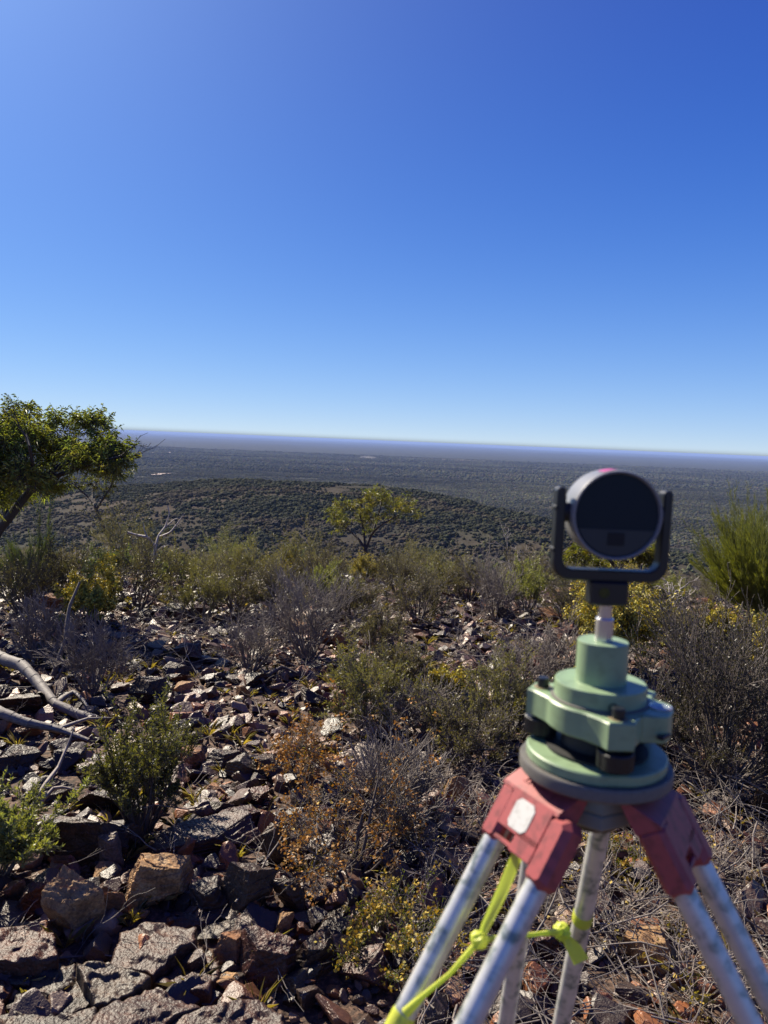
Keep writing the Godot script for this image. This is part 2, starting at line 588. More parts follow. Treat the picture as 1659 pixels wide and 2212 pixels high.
func bush(called: String, kind: String, u: float, v: float, wpx: float, hpx: float, label: String, group := "", count := 1.0) -> Node3D:
	var p := ground(u, v)
	var k := per_pixel(p)
	var o := thing(called, label, "shrub", p, 0.0, group)
	var flat := Vector2(p.x, p.z).length()
	var up := look(u, v - hpx)
	var tall := EYE.y + up.y * flat / Vector2(up.x, up.z).length() - p.y
	bush_parts(o, kind, maxf(tall, 0.1) * 1.2, wpx * k * 1.15, count)
	return o

func limb(V: Veg, pts: Array, r0: float, r1: float) -> void:
	# a crooked limb through points, rounded with extra points between them
	var c := Curve3D.new()
	for i in pts.size():
		var t: Vector3 = (pts[mini(i + 1, pts.size() - 1)] - pts[maxi(i - 1, 0)]) / 6.0
		c.add_point(pts[i], -t, t)
	var L := c.get_baked_length()
	var n := maxi(int(L / 0.05), 6)
	var prev := c.sample_baked(0)
	for i in n:
		var q := c.sample_baked(L * (i + 1) / n)
		V.seg(prev, q, lerpf(r0, r1, float(i) / n), lerpf(r0, r1, float(i + 1) / n) * rng.randf_range(0.93, 1.07))
		prev = q

func leaf_clump(V: Veg, at: Vector3, r: float, twigs: int, per: int, l: float, w: float, droop: float, c: Color, flat := 0.75) -> void:
	for i in twigs:
		var u := rand_dir()
		u.y = u.y * 0.8 + 0.15
		var p := at + u * Vector3(1, flat, 1) * r * pow(rng.randf(), 0.45)
		var d := (u + Vector3.UP * 0.2 + rand_dir() * 0.6).normalized()
		var q := p + d * rng.randf_range(0.06, 0.14)
		V.seg(p - d * 0.08, q, 0.0022, 0.0012)
		var shade := tint(c, 0.3)
		for j in per:
			var f := float(j) / per
			var side := rand_dir()
			var ld := (d * 0.6 + side * 0.8).normalized()
			V.leaf(p.lerp(q, f), ld, ld.cross(rand_dir()).normalized(), l * rng.randf_range(0.7, 1.3), w, droop, tint(shade, 0.15))

# ------------------------------------------------------------------ materials
func tri_mat(called: String, tex: Texture2D, scale: float, rough: float, normal: Texture2D = null, ns := 1.0, detail: Texture2D = null, dscale := 1.0, world := true) -> StandardMaterial3D:
	var m := plain(called, Color.WHITE, rough)
	m.albedo_texture = tex
	worldmap(m, scale, world)
	if normal:
		m.normal_enabled = true
		m.normal_texture = normal
		m.normal_scale = ns
	if detail:
		m.detail_enabled = true
		m.detail_albedo = detail
		m.detail_blend_mode = BaseMaterial3D.BLEND_MODE_MUL
		m.detail_uv_layer = BaseMaterial3D.DETAIL_UV_2
		m.uv2_triplanar = true
		m.uv2_world_triplanar = world
		m.uv2_scale = Vector3.ONE * dscale
	return m

func make_materials() -> void:
	var warp := noise(11, 0.006, 5)
	warp.domain_warp_enabled = true
	warp.domain_warp_amplitude = 40.0
	warp.domain_warp_frequency = 0.008
	var fine := noise(12, 0.02, 5)
	var chips := noise(13, 0.012, 5)
	chips.fractal_type = FastNoiseLite.FRACTAL_RIDGED
	var speck := ntex(fine, [[0.0, lin(0.35, 0.33, 0.32)], [0.38, lin(0.62, 0.6, 0.58)], [0.62, lin(0.86, 0.85, 0.83)], [0.8, lin(1, 1, 1)]], 512)
	var bumps := ntex(noise(15, 0.03, 6), [], 1024, 10.0)
	var fbumps := ntex(noise(14, 0.014, 6), [], 1024, 12.0)
	var ramps := {
		"rock_dark": [[0.0, lin(0.0312, 0.0223, 0.0169)], [0.4, lin(0.0624, 0.0446, 0.0352)], [0.58, lin(0.104, 0.0744, 0.0578)], [0.7, lin(0.156, 0.0791, 0.0387)], [0.85, lin(0.177, 0.14, 0.0984)], [1.0, lin(0.312, 0.251, 0.162)]],
		"rock_purple": [[0.0, lin(0.0624, 0.0372, 0.0296)], [0.4, lin(0.13, 0.0818, 0.0634)], [0.6, lin(0.187, 0.126, 0.0952)], [0.72, lin(0.208, 0.0977, 0.0493)], [0.85, lin(0.25, 0.186, 0.134)], [1.0, lin(0.374, 0.298, 0.197)]],
		"rock_grey": [[0.0, lin(0.0624, 0.0558, 0.0458)], [0.4, lin(0.135, 0.121, 0.0984)], [0.62, lin(0.208, 0.186, 0.148)], [0.75, lin(0.177, 0.116, 0.0704)], [0.88, lin(0.333, 0.288, 0.197)], [1.0, lin(0.437, 0.372, 0.239)]],
		"rock_rust": [[0.0, lin(0.06, 0.035, 0.025)], [0.35, lin(0.17, 0.075, 0.035)], [0.52, lin(0.33, 0.14, 0.05)], [0.68, lin(0.42, 0.2, 0.075)], [0.84, lin(0.22, 0.12, 0.08)], [1.0, lin(0.4, 0.3, 0.2)]],
		"rock_ochre": [[0.0, lin(0.1, 0.055, 0.03)], [0.35, lin(0.3, 0.155, 0.06)], [0.55, lin(0.46, 0.255, 0.1)], [0.7, lin(0.5, 0.32, 0.15)], [0.86, lin(0.18, 0.13, 0.1)], [1.0, lin(0.4, 0.34, 0.27)]],
		"rock_red": [[0.0, lin(0.05, 0.0233, 0.0176)], [0.4, lin(0.14, 0.0558, 0.036)], [0.6, lin(0.21, 0.093, 0.06)], [0.75, lin(0.3, 0.158, 0.104)], [0.9, lin(0.3, 0.223, 0.168)], [1.0, lin(0.12, 0.093, 0.08)]],
		"rock_pale": [[0.0, lin(0.12, 0.11, 0.1)], [0.4, lin(0.27, 0.26, 0.24)], [0.65, lin(0.4, 0.39, 0.35)], [1.0, lin(0.52, 0.5, 0.44)]],
	}
	for k in ramps:
		var m := tri_mat(k, ntex(warp, ramps[k], 1024), 2.3, 0.5, bumps, 0.8, speck, 9.0)
		m.metallic_specular = 0.45
		m.albedo_color = Color(0.68, 0.59, 0.56) if k == "rock_purple" else Color(0.7, 0.615, 0.56)
		if k == "rock_dark" or k == "rock_purple" or k == "rock_grey": m.roughness = 0.52
		if k == "rock_rust" or k == "rock_ochre":
			m.roughness = 0.75
			m.albedo_color = Color(0.95, 0.95, 0.95)
	var rub := tri_mat("rubble", ntex(warp, [[0.0, lin(0.4, 0.38, 0.38)], [0.45, lin(0.8, 0.78, 0.78)], [0.65, lin(1, 0.92, 0.85)], [1.0, lin(1, 0.95, 0.9)]], 512), 5.0, 0.46, bumps, 0.7)
	rub.metallic_specular = 0.52
	rub.vertex_color_use_as_albedo = true
	var soil := tri_mat("soil", ntex(fine, [[0.0, lin(0.025, 0.015, 0.011)], [0.45, lin(0.075, 0.042, 0.026)], [0.65, lin(0.15, 0.085, 0.052)], [1.0, lin(0.25, 0.165, 0.115)]], 1024), 1.6, 0.9, fbumps, 1.0, speck, 7.0)
	var wide := noise(21, 0.004, 6)
	var lands := tri_mat("scrubland", ntex(wide, [[0.0, lin(0.45, 0.46, 0.45)], [0.45, lin(0.75, 0.75, 0.72)], [0.7, lin(0.95, 0.92, 0.85)], [1.0, lin(1, 0.95, 0.85)]], 2048), 1.0 / 900.0, 0.95, null, 1.0, ntex(noise(22, 0.02, 4, FastNoiseLite.TYPE_CELLULAR), [[0.0, lin(0.5, 0.5, 0.5)], [0.5, lin(0.85, 0.85, 0.85)], [1.0, lin(1, 1, 1)]], 1024), 1.0 / 150.0)
	lands.vertex_color_use_as_albedo = true
	lands.metallic_specular = 0.1
	var barky := ntex(noise(31, 0.03, 4), [[0.0, lin(0.45, 0.45, 0.45)], [0.6, lin(0.9, 0.9, 0.9)], [1.0, lin(1, 1, 1)]], 256)
	for b in [["grey_bark", lin(0.17, 0.145, 0.125)], ["twig_bark", lin(0.2, 0.17, 0.15)], ["dark_bark", lin(0.1, 0.08, 0.072)], ["pale_bark", lin(0.32, 0.27, 0.23)], ["green_bark", lin(0.12, 0.14, 0.04)], ["bleached_bark", lin(0.42, 0.38, 0.35)], ["trunk_bark", lin(0.055, 0.042, 0.036)]]:
		var m := plain(b[0], b[1], 0.75)
		m.albedo_texture = barky
		worldmap(m, 9.0)
	var old := tri_mat("weathered_wood", ntex(noise(32, 0.02, 5), [[0.0, lin(0.06, 0.05, 0.047)], [0.45, lin(0.13, 0.115, 0.107)], [1.0, lin(0.25, 0.23, 0.215)]], 512), 4.0, 0.7, fbumps, 0.7)
	old.uv1_scale = Vector3(3, 12, 12)
	var leaf := plain("leaf", Color.WHITE, 0.42)
	leaf.vertex_color_use_as_albedo = true
	leaf.metallic_specular = 0.5
	leaf.backlight_enabled = true
	leaf.backlight = Color(0.95, 0.97, 0.5)
	leaf.cull_mode = BaseMaterial3D.CULL_DISABLED
	var flower := plain("flower", Color.WHITE, 0.7)
	flower.vertex_color_use_as_albedo = true
	flower.backlight_enabled = true
	flower.backlight = Color(0.7, 0.65, 0.35)
	flower.cull_mode = BaseMaterial3D.CULL_DISABLED
	var clump := plain("scrub", Color.WHITE, 0.9)
	clump.vertex_color_use_as_albedo = true
	clump.metallic_specular = 0.2
	clump.backlight_enabled = true
	clump.backlight = Color(0.95, 1.0, 0.8)
	# instrument
	var wear := ntex(noise(41, 0.012, 5), [[0.0, lin(0.75, 0.74, 0.72)], [0.5, lin(0.97, 0.97, 0.97)], [1.0, lin(1, 1, 1)]], 512)
	var paint := plain("green_paint", lin(0.245, 0.35, 0.2), 0.4)
	paint.albedo_texture = wear
	worldmap(paint, 9.0, false)
	var red := plain("red_plastic", lin(0.37, 0.068, 0.066), 0.55)
	red.albedo_texture = ntex(noise(42, 0.009, 5), [[0.0, lin(0.5, 0.55, 0.55)], [0.42, lin(0.85, 0.9, 0.9)], [0.6, lin(1, 1, 1)], [0.8, lin(1, 1, 1)], [1.0, lin(0.85, 1, 1)]], 512)
	worldmap(red, 14.0, false)
	red.detail_enabled = false
	var alu := plain("aluminium", Color.WHITE, 0.36, 0.4)
	alu.albedo_texture = ntex(noise(43, 0.011, 6), [[0.0, lin(0.1, 0.13, 0.12)], [0.27, lin(0.22, 0.26, 0.24)], [0.36, lin(0.46, 0.48, 0.45)], [0.47, lin(0.6, 0.6, 0.57)], [1.0, lin(0.66, 0.65, 0.62)]], 512)
	worldmap(alu, 9.0, false)
	alu.uv1_scale = Vector3.ONE * 7.0
	var cast := plain("cast_metal", lin(0.15, 0.142, 0.13), 0.6, 0.3)
	cast.albedo_texture = wear
	worldmap(cast, 25.0, false)
	plain("dark_metal", lin(0.075, 0.08, 0.075), 0.5, 0.3)
	plain("black_plastic", lin(0.008, 0.01, 0.012), 0.4)
	plain("black_rubber", lin(0.012, 0.012, 0.013), 0.6)
	plain("dark_cap", lin(0.009, 0.018, 0.026), 0.42)
	mats.dark_cap.metallic_specular = 0.3
	plain("drum_paint", lin(0.2, 0.205, 0.21), 0.35)
	plain("steel", lin(0.62, 0.62, 0.6), 0.25, 0.7)
	var st := plain("sticker", lin(0.6, 0.6, 0.56), 0.6)
	st.albedo_texture = wear
	worldmap(st, 20.0, false)
	plain("pink_tape", lin(0.5, 0.08, 0.28), 0.5)
	var tape := plain("lime_tape", lin(0.64, 0.68, 0.09), 0.4)
	tape.backlight_enabled = true
	tape.backlight = Color(0.7, 0.78, 0.25)
	tape.cull_mode = BaseMaterial3D.CULL_DISABLED

# ------------------------------------------------------------------ the survey instrument
const AXIS := Vector3(0.19090, 0, -0.64223)
const AXIS_TURN := -0.28892       # its own +z points at the camera
const EYE_TO_PRISM := -0.05327

func at_axis() -> Vector3:
	return EYE + AXIS + Vector3(0, EYE_TO_PRISM, 0)

func turned() -> Transform3D:     # lathe and extrude axis laid along z
	return Transform3D(Basis(Vector3(1, 0, 0), Vector3(0, 0, 1), Vector3(0, -1, 0)), Vector3.ZERO)

func polar(a: float, r: float) -> Vector3:
	return Vector3(sin(a), 0, cos(a)) * r

func soup(xf := Transform3D()) -> Soup:
	var s := Soup.new()
	s.xf = xf
	return s

func build_prism() -> void:
	var o := thing("survey_prism", "black round survey reflector in a U-shaped yoke on a steel stem", "survey prism", at_axis(), AXIS_TURN)
	var yaw := Transform3D(Basis(Vector3.UP, 0.31), Vector3.ZERO)
	var s := soup(yaw * turned())
	s.lathe([Vector2(0, -0.03), Vector2(0.024, -0.03), Vector2(0.034, -0.0265), Vector2(0.0366, -0.02), Vector2(0.0372, 0.013), Vector2(0.0366, 0.0165), Vector2(0.0352, 0.0165), Vector2(0.0342, 0.0135), Vector2(0, 0.0135)], 72)
	var drum := part("drum", s.mesh(40), mats.drum_paint, o)
	s = soup(yaw * turned())
	s.lathe([Vector2(0.0345, 0.01355), Vector2(0.0345, 0.0139), Vector2(0, 0.0139)], 64)
	part("back_face", s.mesh(), mats.dark_cap, drum)
	var seg := PackedVector2Array()
	for i in 21:
		var a := lerpf(-1.22, 1.22, i / 20.0)
		seg.append(Vector2(sin(a), cos(a)) * 0.0335)
	s = soup(yaw * turned())
	s.extrude(seg, 0.0139, 0.0147, 0.0003)
	part("lower_panel", s.mesh(), plain("panel_grey", lin(0.012, 0.021, 0.028), 0.45), drum)
	s = soup(yaw)
	s.box(Vector3(0.0, -0.0195, 0.0151), Vector3(0.0135, 0.0105, 0.0011), 0.0003)
	part("window", s.mesh(), plain("window_black", lin(0.002, 0.003, 0.005), 0.7), drum)
	s = soup(yaw * turned() * Transform3D(Basis(Vector3.UP, PI + 0.2), Vector3.ZERO))
	for i in 6:
		var a := lerpf(-0.15, 0.15, i / 6.0)
		var b := lerpf(-0.15, 0.15, (i + 1) / 6.0)
		s.quad(polar(a, 0.0375) + Vector3.UP * -0.006, polar(b, 0.0375) + Vector3.UP * -0.006, polar(b, 0.0376) + Vector3.UP * 0.0125, polar(a, 0.0376) + Vector3.UP * 0.0125)
	part("pink_mark", s.mesh(), mats.pink_tape, drum)
	# yoke
	var out := PackedVector2Array()
	var xo := 0.0485
	var xi := 0.0405
	var top := 0.0175
	var ro := 0.015
	var bottom := -0.0565
	var ri := 0.009
	# walked with the second coordinate pointing down
	var pts := []
	for i in 9:
		var a := PI * i / 8.0
		pts.append(Vector2(-xo + 0.004 - cos(a) * 0.004, -(top + sin(a) * 0.004)))
	for i in 7:
		var a := PI / 2 * i / 6.0
		pts.append(Vector2(-xi + ri - ri * cos(a), -(bottom + 0.0095 + ri - ri * sin(a))))
	for i in 7:
		var a := PI / 2 * i / 6.0
		pts.append(Vector2(xi - ri + ri * sin(a), -(bottom + 0.0095 + ri - ri * cos(a))))
	for i in 9:
		var a := PI * i / 8.0
		pts.append(Vector2(xo - 0.004 - cos(a) * 0.004, -(top + sin(a) * 0.004)))
	for i in 7:
		var a := PI / 2 * i / 6.0
		pts.append(Vector2(xo - ro + ro * cos(a), -(bottom + ro - ro * sin(a))))
	for i in 7:
		var a := PI / 2 * i / 6.0
		pts.append(Vector2(-xo + ro - ro * sin(a), -(bottom + ro - ro * cos(a))))
	for p in pts: out.append(p)
	s = soup(yaw * turned())
	s.extrude(out, -0.007, 0.007, 0.0012)
	part("yoke", s.mesh(25), mats.black_plastic, o)
	for sx in [-1, 1]:
		s = soup(yaw * Transform3D(Basis(Vector3(0, 0, 1), Vector3(1, 0, 0), Vector3(0, 1, 0)), Vector3.ZERO))
		var y0 := 0.0365 if sx > 0 else -0.0415
		s.lathe([Vector2(0, y0), Vector2(0.008, y0), Vector2(0.008, y0 + 0.005), Vector2(0, y0 + 0.005)], 24)
		part("pivot", s.mesh(), mats.black_rubber, o)
	for y in [0.004, -0.031]:
		s = soup(yaw)
		s.box(Vector3(-0.0487, y, 0.002), Vector3(0.0026, 0.0035, 0.0125), 0.0006)
		part("clip", s.mesh(), mats.black_plastic, o)
	s = soup(yaw)
	s.box(Vector3(0, -0.0665, 0), Vector3(0.032, 0.0205, 0.019), 0.0018)
	var neck := part("neck", s.mesh(), mats.black_plastic, o)
	s = soup(yaw * turned() * Transform3D(Basis(), Vector3(-0.005, 0.0095, 0.0655)))
	s.lathe([Vector2(0, 0), Vector2(0.0045, 0), Vector2(0.0045, 0.0006), Vector2(0.0036, 0.0006), Vector2(0.0034, 0.0002), Vector2(0, 0.0002)], 24)
	part("bubble", s.mesh(), plain("bubble_glass", lin(0.03, 0.05, 0.015), 0.1), neck)
	s = soup()
	s.lathe([Vector2(0, -0.1085), Vector2(0.0075, -0.1085), Vector2(0.0075, -0.0895), Vector2(0.0068, -0.0885), Vector2(0.0056, -0.0882), Vector2(0.0056, -0.0765), Vector2(0, -0.0765)], 40)
	part("stem", s.mesh(), mats.steel, o)

func build_adapter() -> void:
	var o := thing("tribrach_adapter", "pale green stepped cylinder holding the steel stem of the reflector", "adapter", at_axis(), AXIS_TURN)
	var s := soup()
	s.lathe([Vector2(0.0215, -0.1433), Vector2(0.0213, -0.1415), Vector2(0.0213, -0.1092), Vector2(0.0206, -0.1083), Vector2(0.0085, -0.1083), Vector2(0.0078, -0.1079), Vector2(0, -0.1079)], 72)
	part("upper_cylinder", s.mesh(40), mats.green_paint, o)
	s = soup()
	s.lathe([Vector2(0, -0.179), Vector2(0.0375, -0.179), Vector2(0.0384, -0.176), Vector2(0.0384, -0.1447), Vector2(0.0375, -0.1435), Vector2(0.0225, -0.1435), Vector2(0.0213, -0.1428), Vector2(0, -0.1428)], 84)
	part("lower_cylinder", s.mesh(40), mats.green_paint, o)
	var a := 0.29
	s = soup(Transform3D(Basis(Vector3.UP, a), Vector3(0, -0.1535, 0)) * turned())
	s.lathe([Vector2(0, 0.0378), Vector2(0.0036, 0.0378), Vector2(0.0036, 0.0387), Vector2(0.0029, 0.0387), Vector2(0.0022, 0.038), Vector2(0, 0.038)], 24)
	part("set_screw", s.mesh(), mats.black_plastic, o)

func build_tribrach() -> void:
	var o := thing("tribrach", "green three-cornered levelling base with black foot screws", "tribrach", at_axis(), AXIS_TURN)
	var screws := [18.0, 138.0, -102.0]
	var poly := PackedVector2Array()
	for i in 180:
		var a := -180.0 + i * 2.0
		var r := 0.045
		for k in screws:
			var d := absf(wrapf(a - k, -180, 180))
			var x := tan(deg_to_rad(minf(d, 60.0)))
			# a square-nosed lobe with hollow flanks
			var nose: float = minf(0.0605 / maxf(cos(deg_to_rad(d)), 0.3), 0.063) if d < 11.0 else 0.0
			if d >= 11.0:
				var f := clampf((d - 11.0) / 20.0, 0, 1)
				nose = lerpf(0.0615, 0.0455, pow(f, 0.5))
				if d > 32: nose = 0.0
			r = maxf(r, nose)
		var e := absf(wrapf(a - 80.0, -180, 180))
		if e < 34: r = maxf(r, lerpf(0.0595, 0.048, smoothstep(14.0, 32.0, e)))
		poly.append(Vector2(sin(deg_to_rad(a)), cos(deg_to_rad(a))) * r)
	var s := soup()
	s.extrude(poly, -0.1815, -0.1585, 0.0014)
	part("body", s.mesh(22), mats.green_paint, o)
	s = soup()
	s.lathe([Vector2(0.041, -0.1586), Vector2(0.041, -0.1572), Vector2(0.0385, -0.1568), Vector2(0.038, -0.16)], 72)
	part("socket_ring", s.mesh(), mats.cast_metal, o)
	s = soup()
	var plate := PackedVector2Array()
	for i in 120:
		var a := TAU * i / 120 - PI
		var r := 0.0588
		for k in screws:
			var d := absf(wrapf(rad_to_deg(a) - k, -180, 180))
			if d < 14: r = minf(r, 0.0574 / cos(deg_to_rad(d)))
		plate.append(Vector2(sin(a), cos(a)) * r)
	s.extrude(plate, -0.2118, -0.2025, 0.0012)
	part("base_plate", s.mesh(22), mats.green_paint, o)
	s = soup()
	s.lathe([Vector2(0, -0.2024), Vector2(0.043, -0.2024), Vector2(0.043, -0.2), Vector2(0.03, -0.1985), Vector2(0.028, -0.1835), Vector2(0.04, -0.1816), Vector2(0, -0.1816)], 48)
	part("spring_plate", s.mesh(), mats.black_rubber, o)
	for k in screws:
		var c := polar(deg_to_rad(k), 0.0495)
		s = soup(Transform3D(Basis(), c))
		s.lathe([Vector2(0, -0.2022), Vector2(0.0055, -0.2022), Vector2(0.0055, -0.1992), Vector2(0.0135, -0.199), Vector2(0.0145, -0.198), Vector2(0.0145, -0.1855), Vector2(0.0135, -0.1845), Vector2(0.006, -0.1843), Vector2(0.006, -0.1816), Vector2(0, -0.1816)], 72, 0.035)
		var f := part("foot_screw", s.mesh(20), mats.black_plastic, o)
		s = soup(Transform3D(Basis(), c))
		s.lathe([Vector2(0.0052, -0.1586), Vector2(0.0052, -0.1506), Vector2(0.0046, -0.1496), Vector2(0, -0.1496)], 24)
		part("cap", s.mesh(), mats.black_plastic, f)
		s = soup(Transform3D(Basis(), c))
		s.lathe([Vector2(0.008, -0.1586), Vector2(0.008, -0.158), Vector2(0, -0.158)], 24)
		part("washer", s.mesh(), plain("brassy", lin(0.35, 0.28, 0.16), 0.5, 0.5) if not mats.has("brassy") else mats.brassy, f)
	var b := polar(deg_to_rad(84.0), 0.0495)
	s = soup(Transform3D(Basis(), b))
	s.lathe([Vector2(0.0092, -0.1586), Vector2(0.0092, -0.1572), Vector2(0.0078, -0.1568), Vector2(0.0074, -0.1578), Vector2(0, -0.1578)], 32)
	var vial := part("level_vial", s.mesh(), mats.steel, o)
	s = soup(Transform3D(Basis(), b))
	s.lathe([Vector2(0.0073, -0.1577), Vector2(0.0073, -0.1571), Vector2(0, -0.1566)], 32)
	part("vial_glass", s.mesh(), plain("vial_glass", lin(0.25, 0.3, 0.3), 0.05), vial)
	s = soup(Transform3D(Basis(Vector3.UP, deg_to_rad(62.0)), Vector3(0, -0.1745, 0)))
	s.box(Vector3(0, 0, 0.0585), Vector3(0.014, 0.0035, 0.006), 0.0008)
	part("lock_lever", s.mesh(), mats.black_plastic, o)

func build_tripod() -> void:
	var o := thing("survey_tripod", "aluminium survey tripod with red leg hinges under the green base", "tripod", at_axis(), AXIS_TURN)
	var s := soup()
	s.lathe([Vector2(0.02, -0.2235), Vector2(0.0625, -0.2235), Vector2(0.0643, -0.2215), Vector2(0.0643, -0.2142), Vector2(0.063, -0.2119), Vector2(0, -0.2119)], 90)
	part("head_plate", s.mesh(), mats.cast_metal, o)
	var hex := PackedVector2Array()
	for i in 6: hex.append(Vector2(sin(TAU * i / 6 + 0.2), cos(TAU * i / 6 + 0.2)) * 0.0445)
	s = soup()
	s.extrude(hex, -0.2425, -0.2236, 0.0015)
	part("hub", s.mesh(20), plain("hub_metal", lin(0.21, 0.23, 0.2), 0.55), o)
	for i in 6: hex[i] *= 0.96
	s = soup()
	s.extrude(hex, -0.2575, -0.2435, 0.002)
	part("clamp_nut", s.mesh(20), mats.hub_metal, o)
	s = soup()
	s.lathe([Vector2(0, -0.267), Vector2(0.024, -0.267), Vector2(0.033, -0.2576), Vector2(0.033, -0.2425), Vector2(0, -0.2425)], 48)
	part("centre_screw", s.mesh(), mats.black_rubber, o)
	var legs := [[-44.8, 32.0], [76.2, 31.7], [196.1, 18.7]]
	for k in 3:
		var a := deg_to_rad(legs[k][0])
		var t := deg_to_rad(legs[k][1])
		var rad := polar(a, 1.0)
		var tan := Vector3(cos(a), 0, -sin(a))
		var out := rad * cos(t) + Vector3.UP * sin(t)
		var down := rad * sin(t) - Vector3.UP * cos(t)
		var leg := Node3D.new()
		leg.name = "leg"
		o.add_child(leg, true)
		leg.transform = Transform3D(Basis(tan, out, down), rad * 0.044 + Vector3(0, -0.2254, 0))
		var to_world: Transform3D = o.transform * leg.transform
		var reach := 1.0
		while reach < 2.2:
			var q := to_world * Vector3(0, 0, reach)
			if q.y < height(q.x, q.z): break
			reach += 0.01
		# red hinge
		s = soup()
		var longer := 0.006 if k == 1 else 0.0
		s.box(Vector3(-0.032, 0, 0.0445 + longer / 2), Vector3(0.021, 0.0236, 0.049 + longer), 0.0045)
		s.box(Vector3(0.0325, 0, 0.0485 + longer / 2), Vector3(0.0245, 0.0244, 0.057 + longer), 0.0058)
		s.box(Vector3(-0.001, 0.003, 0.0365), Vector3(0.05, 0.0172, 0.033), 0.0006)
		s.box(Vector3(0.011, 0.0032, 0.0565), Vector3(0.026, 0.0168, 0.0185), 0.0006)
		s.box(Vector3(-0.0125, 0.0085, 0.0628), Vector3(0.0235, 0.0042, 0.0036), 0.0006)
		var keep := s.xf
		s.xf = Transform3D(Basis(Vector3(0, 1, 0), Vector3(-1, 0, 0), Vector3(0, 0, 1)), Vector3.ZERO)
		s.extrude(PackedVector2Array([Vector2(-0.0115, 0.0225), Vector2(0.0114, 0.0225), Vector2(0.0112, 0.0195), Vector2(-0.0045, -0.003), Vector2(-0.0115, -0.004)]), -0.0295, 0.0418, 0.0005)
		s.xf = keep
		var cap := part("hinge_cap", s.mesh(24), mats.red_plastic, leg)
		s = soup()
		s.box(Vector3(0, -0.0075, 0.012), Vector3(0.03, 0.014, 0.02), 0.001)
		part("hinge_pin", s.mesh(), mats.dark_metal, leg)
		if k == 0:
			var oct := PackedVector2Array()
			for p in [[-8, 12.5], [7, 12.5], [11.5, 8.5], [11.5, -8.5], [7.5, -12.5], [-7.5, -12.5], [-11.5, -8.5], [-11.5, 8.5]]: oct.append(Vector2(p[0], p[1]) * 0.001)
			s = soup(Transform3D(Basis(), Vector3(-0.0045, 0.01165, 0.0375)))
			s.extrude(oct, 0.0, 0.0005)
			var sk := part("sticker", s.mesh(), mats.sticker, leg)
			tag(sk, "white eight-sided sticker on the red hinge")
			var tm := TextMesh.new()
			var f := SystemFont.new()
			f.font_names = PackedStringArray(["Droid Serif"])
			f.font_italic = true
			tm.font = f
			tm.text = "Leica"
			tm.font_size = 24
			tm.pixel_size = 0.00062
			tm.depth = 0.0009
			var w := part("lettering", tm, mats.red_plastic, leg)
			# the sloping face runs from (n 0.0112, l 0.0195) up to (n -0.0045, l -0.003)
			var dn := Vector3(0, 0.0157, 0.0225).normalized()
			var fn := Vector3(1, 0, 0).cross(-dn).normalized()
			w.transform = Transform3D(Basis(Vector3(1, 0, 0), -dn, fn), Vector3(-0.008, 0.0034, 0.0083) + fn * 0.0004)
		var split := minf(0.92, reach - 0.35)
		for sx in [-1, 1]:
			s = soup()
			s.tube([Vector3(sx * 0.0309, 0, 0.05), Vector3(sx * 0.0309, 0, split)], [0.0096, 0.0096], 28)
			part("tube", s.mesh(), mats.aluminium, leg)
		s = soup()
		s.box(Vector3(0, 0, split), Vector3(0.088, 0.03, 0.06), 0.005)
		part("clamp", s.mesh(), mats.red_plastic, leg)
		s = soup()
		s.tube([Vector3(0, 0, split - 0.3), Vector3(0, 0, reach - 0.06)], [0.013, 0.013], 24)
		part("lower_leg", s.mesh(), mats.aluminium, leg)
		s = soup()
		s.tube([Vector3(0, 0, reach - 0.09), Vector3(0, 0, reach - 0.05), Vector3(0, 0, reach + 0.03)], [0.017, 0.015, 0.002], 20)
		part("foot", s.mesh(), mats.dark_metal, leg)

func ribbon(s: Soup, pts: Array, wides: Array, twist := 0.0, folds := 0.0) -> void:
	# a thin strip with a shallow fold along it
	for k in pts.size() - 1:
		var rows := []
		for e in 2:
			var p: Vector3 = pts[k + e]
			var d: Vector3 = (pts[mini(k + e + 1, pts.size() - 1)] - pts[maxi(k + e - 1, 0)]).normalized()
			var side := d.cross(Vector3(0, 0, 1)).normalized().rotated(d, twist * (k + e))
			var nrm := d.cross(side)
			var w: float = wides[k + e] * 0.5
			rows.append([p - side * w, p - side * w * 0.3 + nrm * (w * 0.25 + folds * sin((k + e) * 1.7)), p + side * w * 0.35 - nrm * (w * 0.2 + folds * cos((k + e) * 1.3)), p + side * w])
		for j in 3:
			s.quad(rows[0][j], rows[0][j + 1], rows[1][j + 1], rows[1][j])

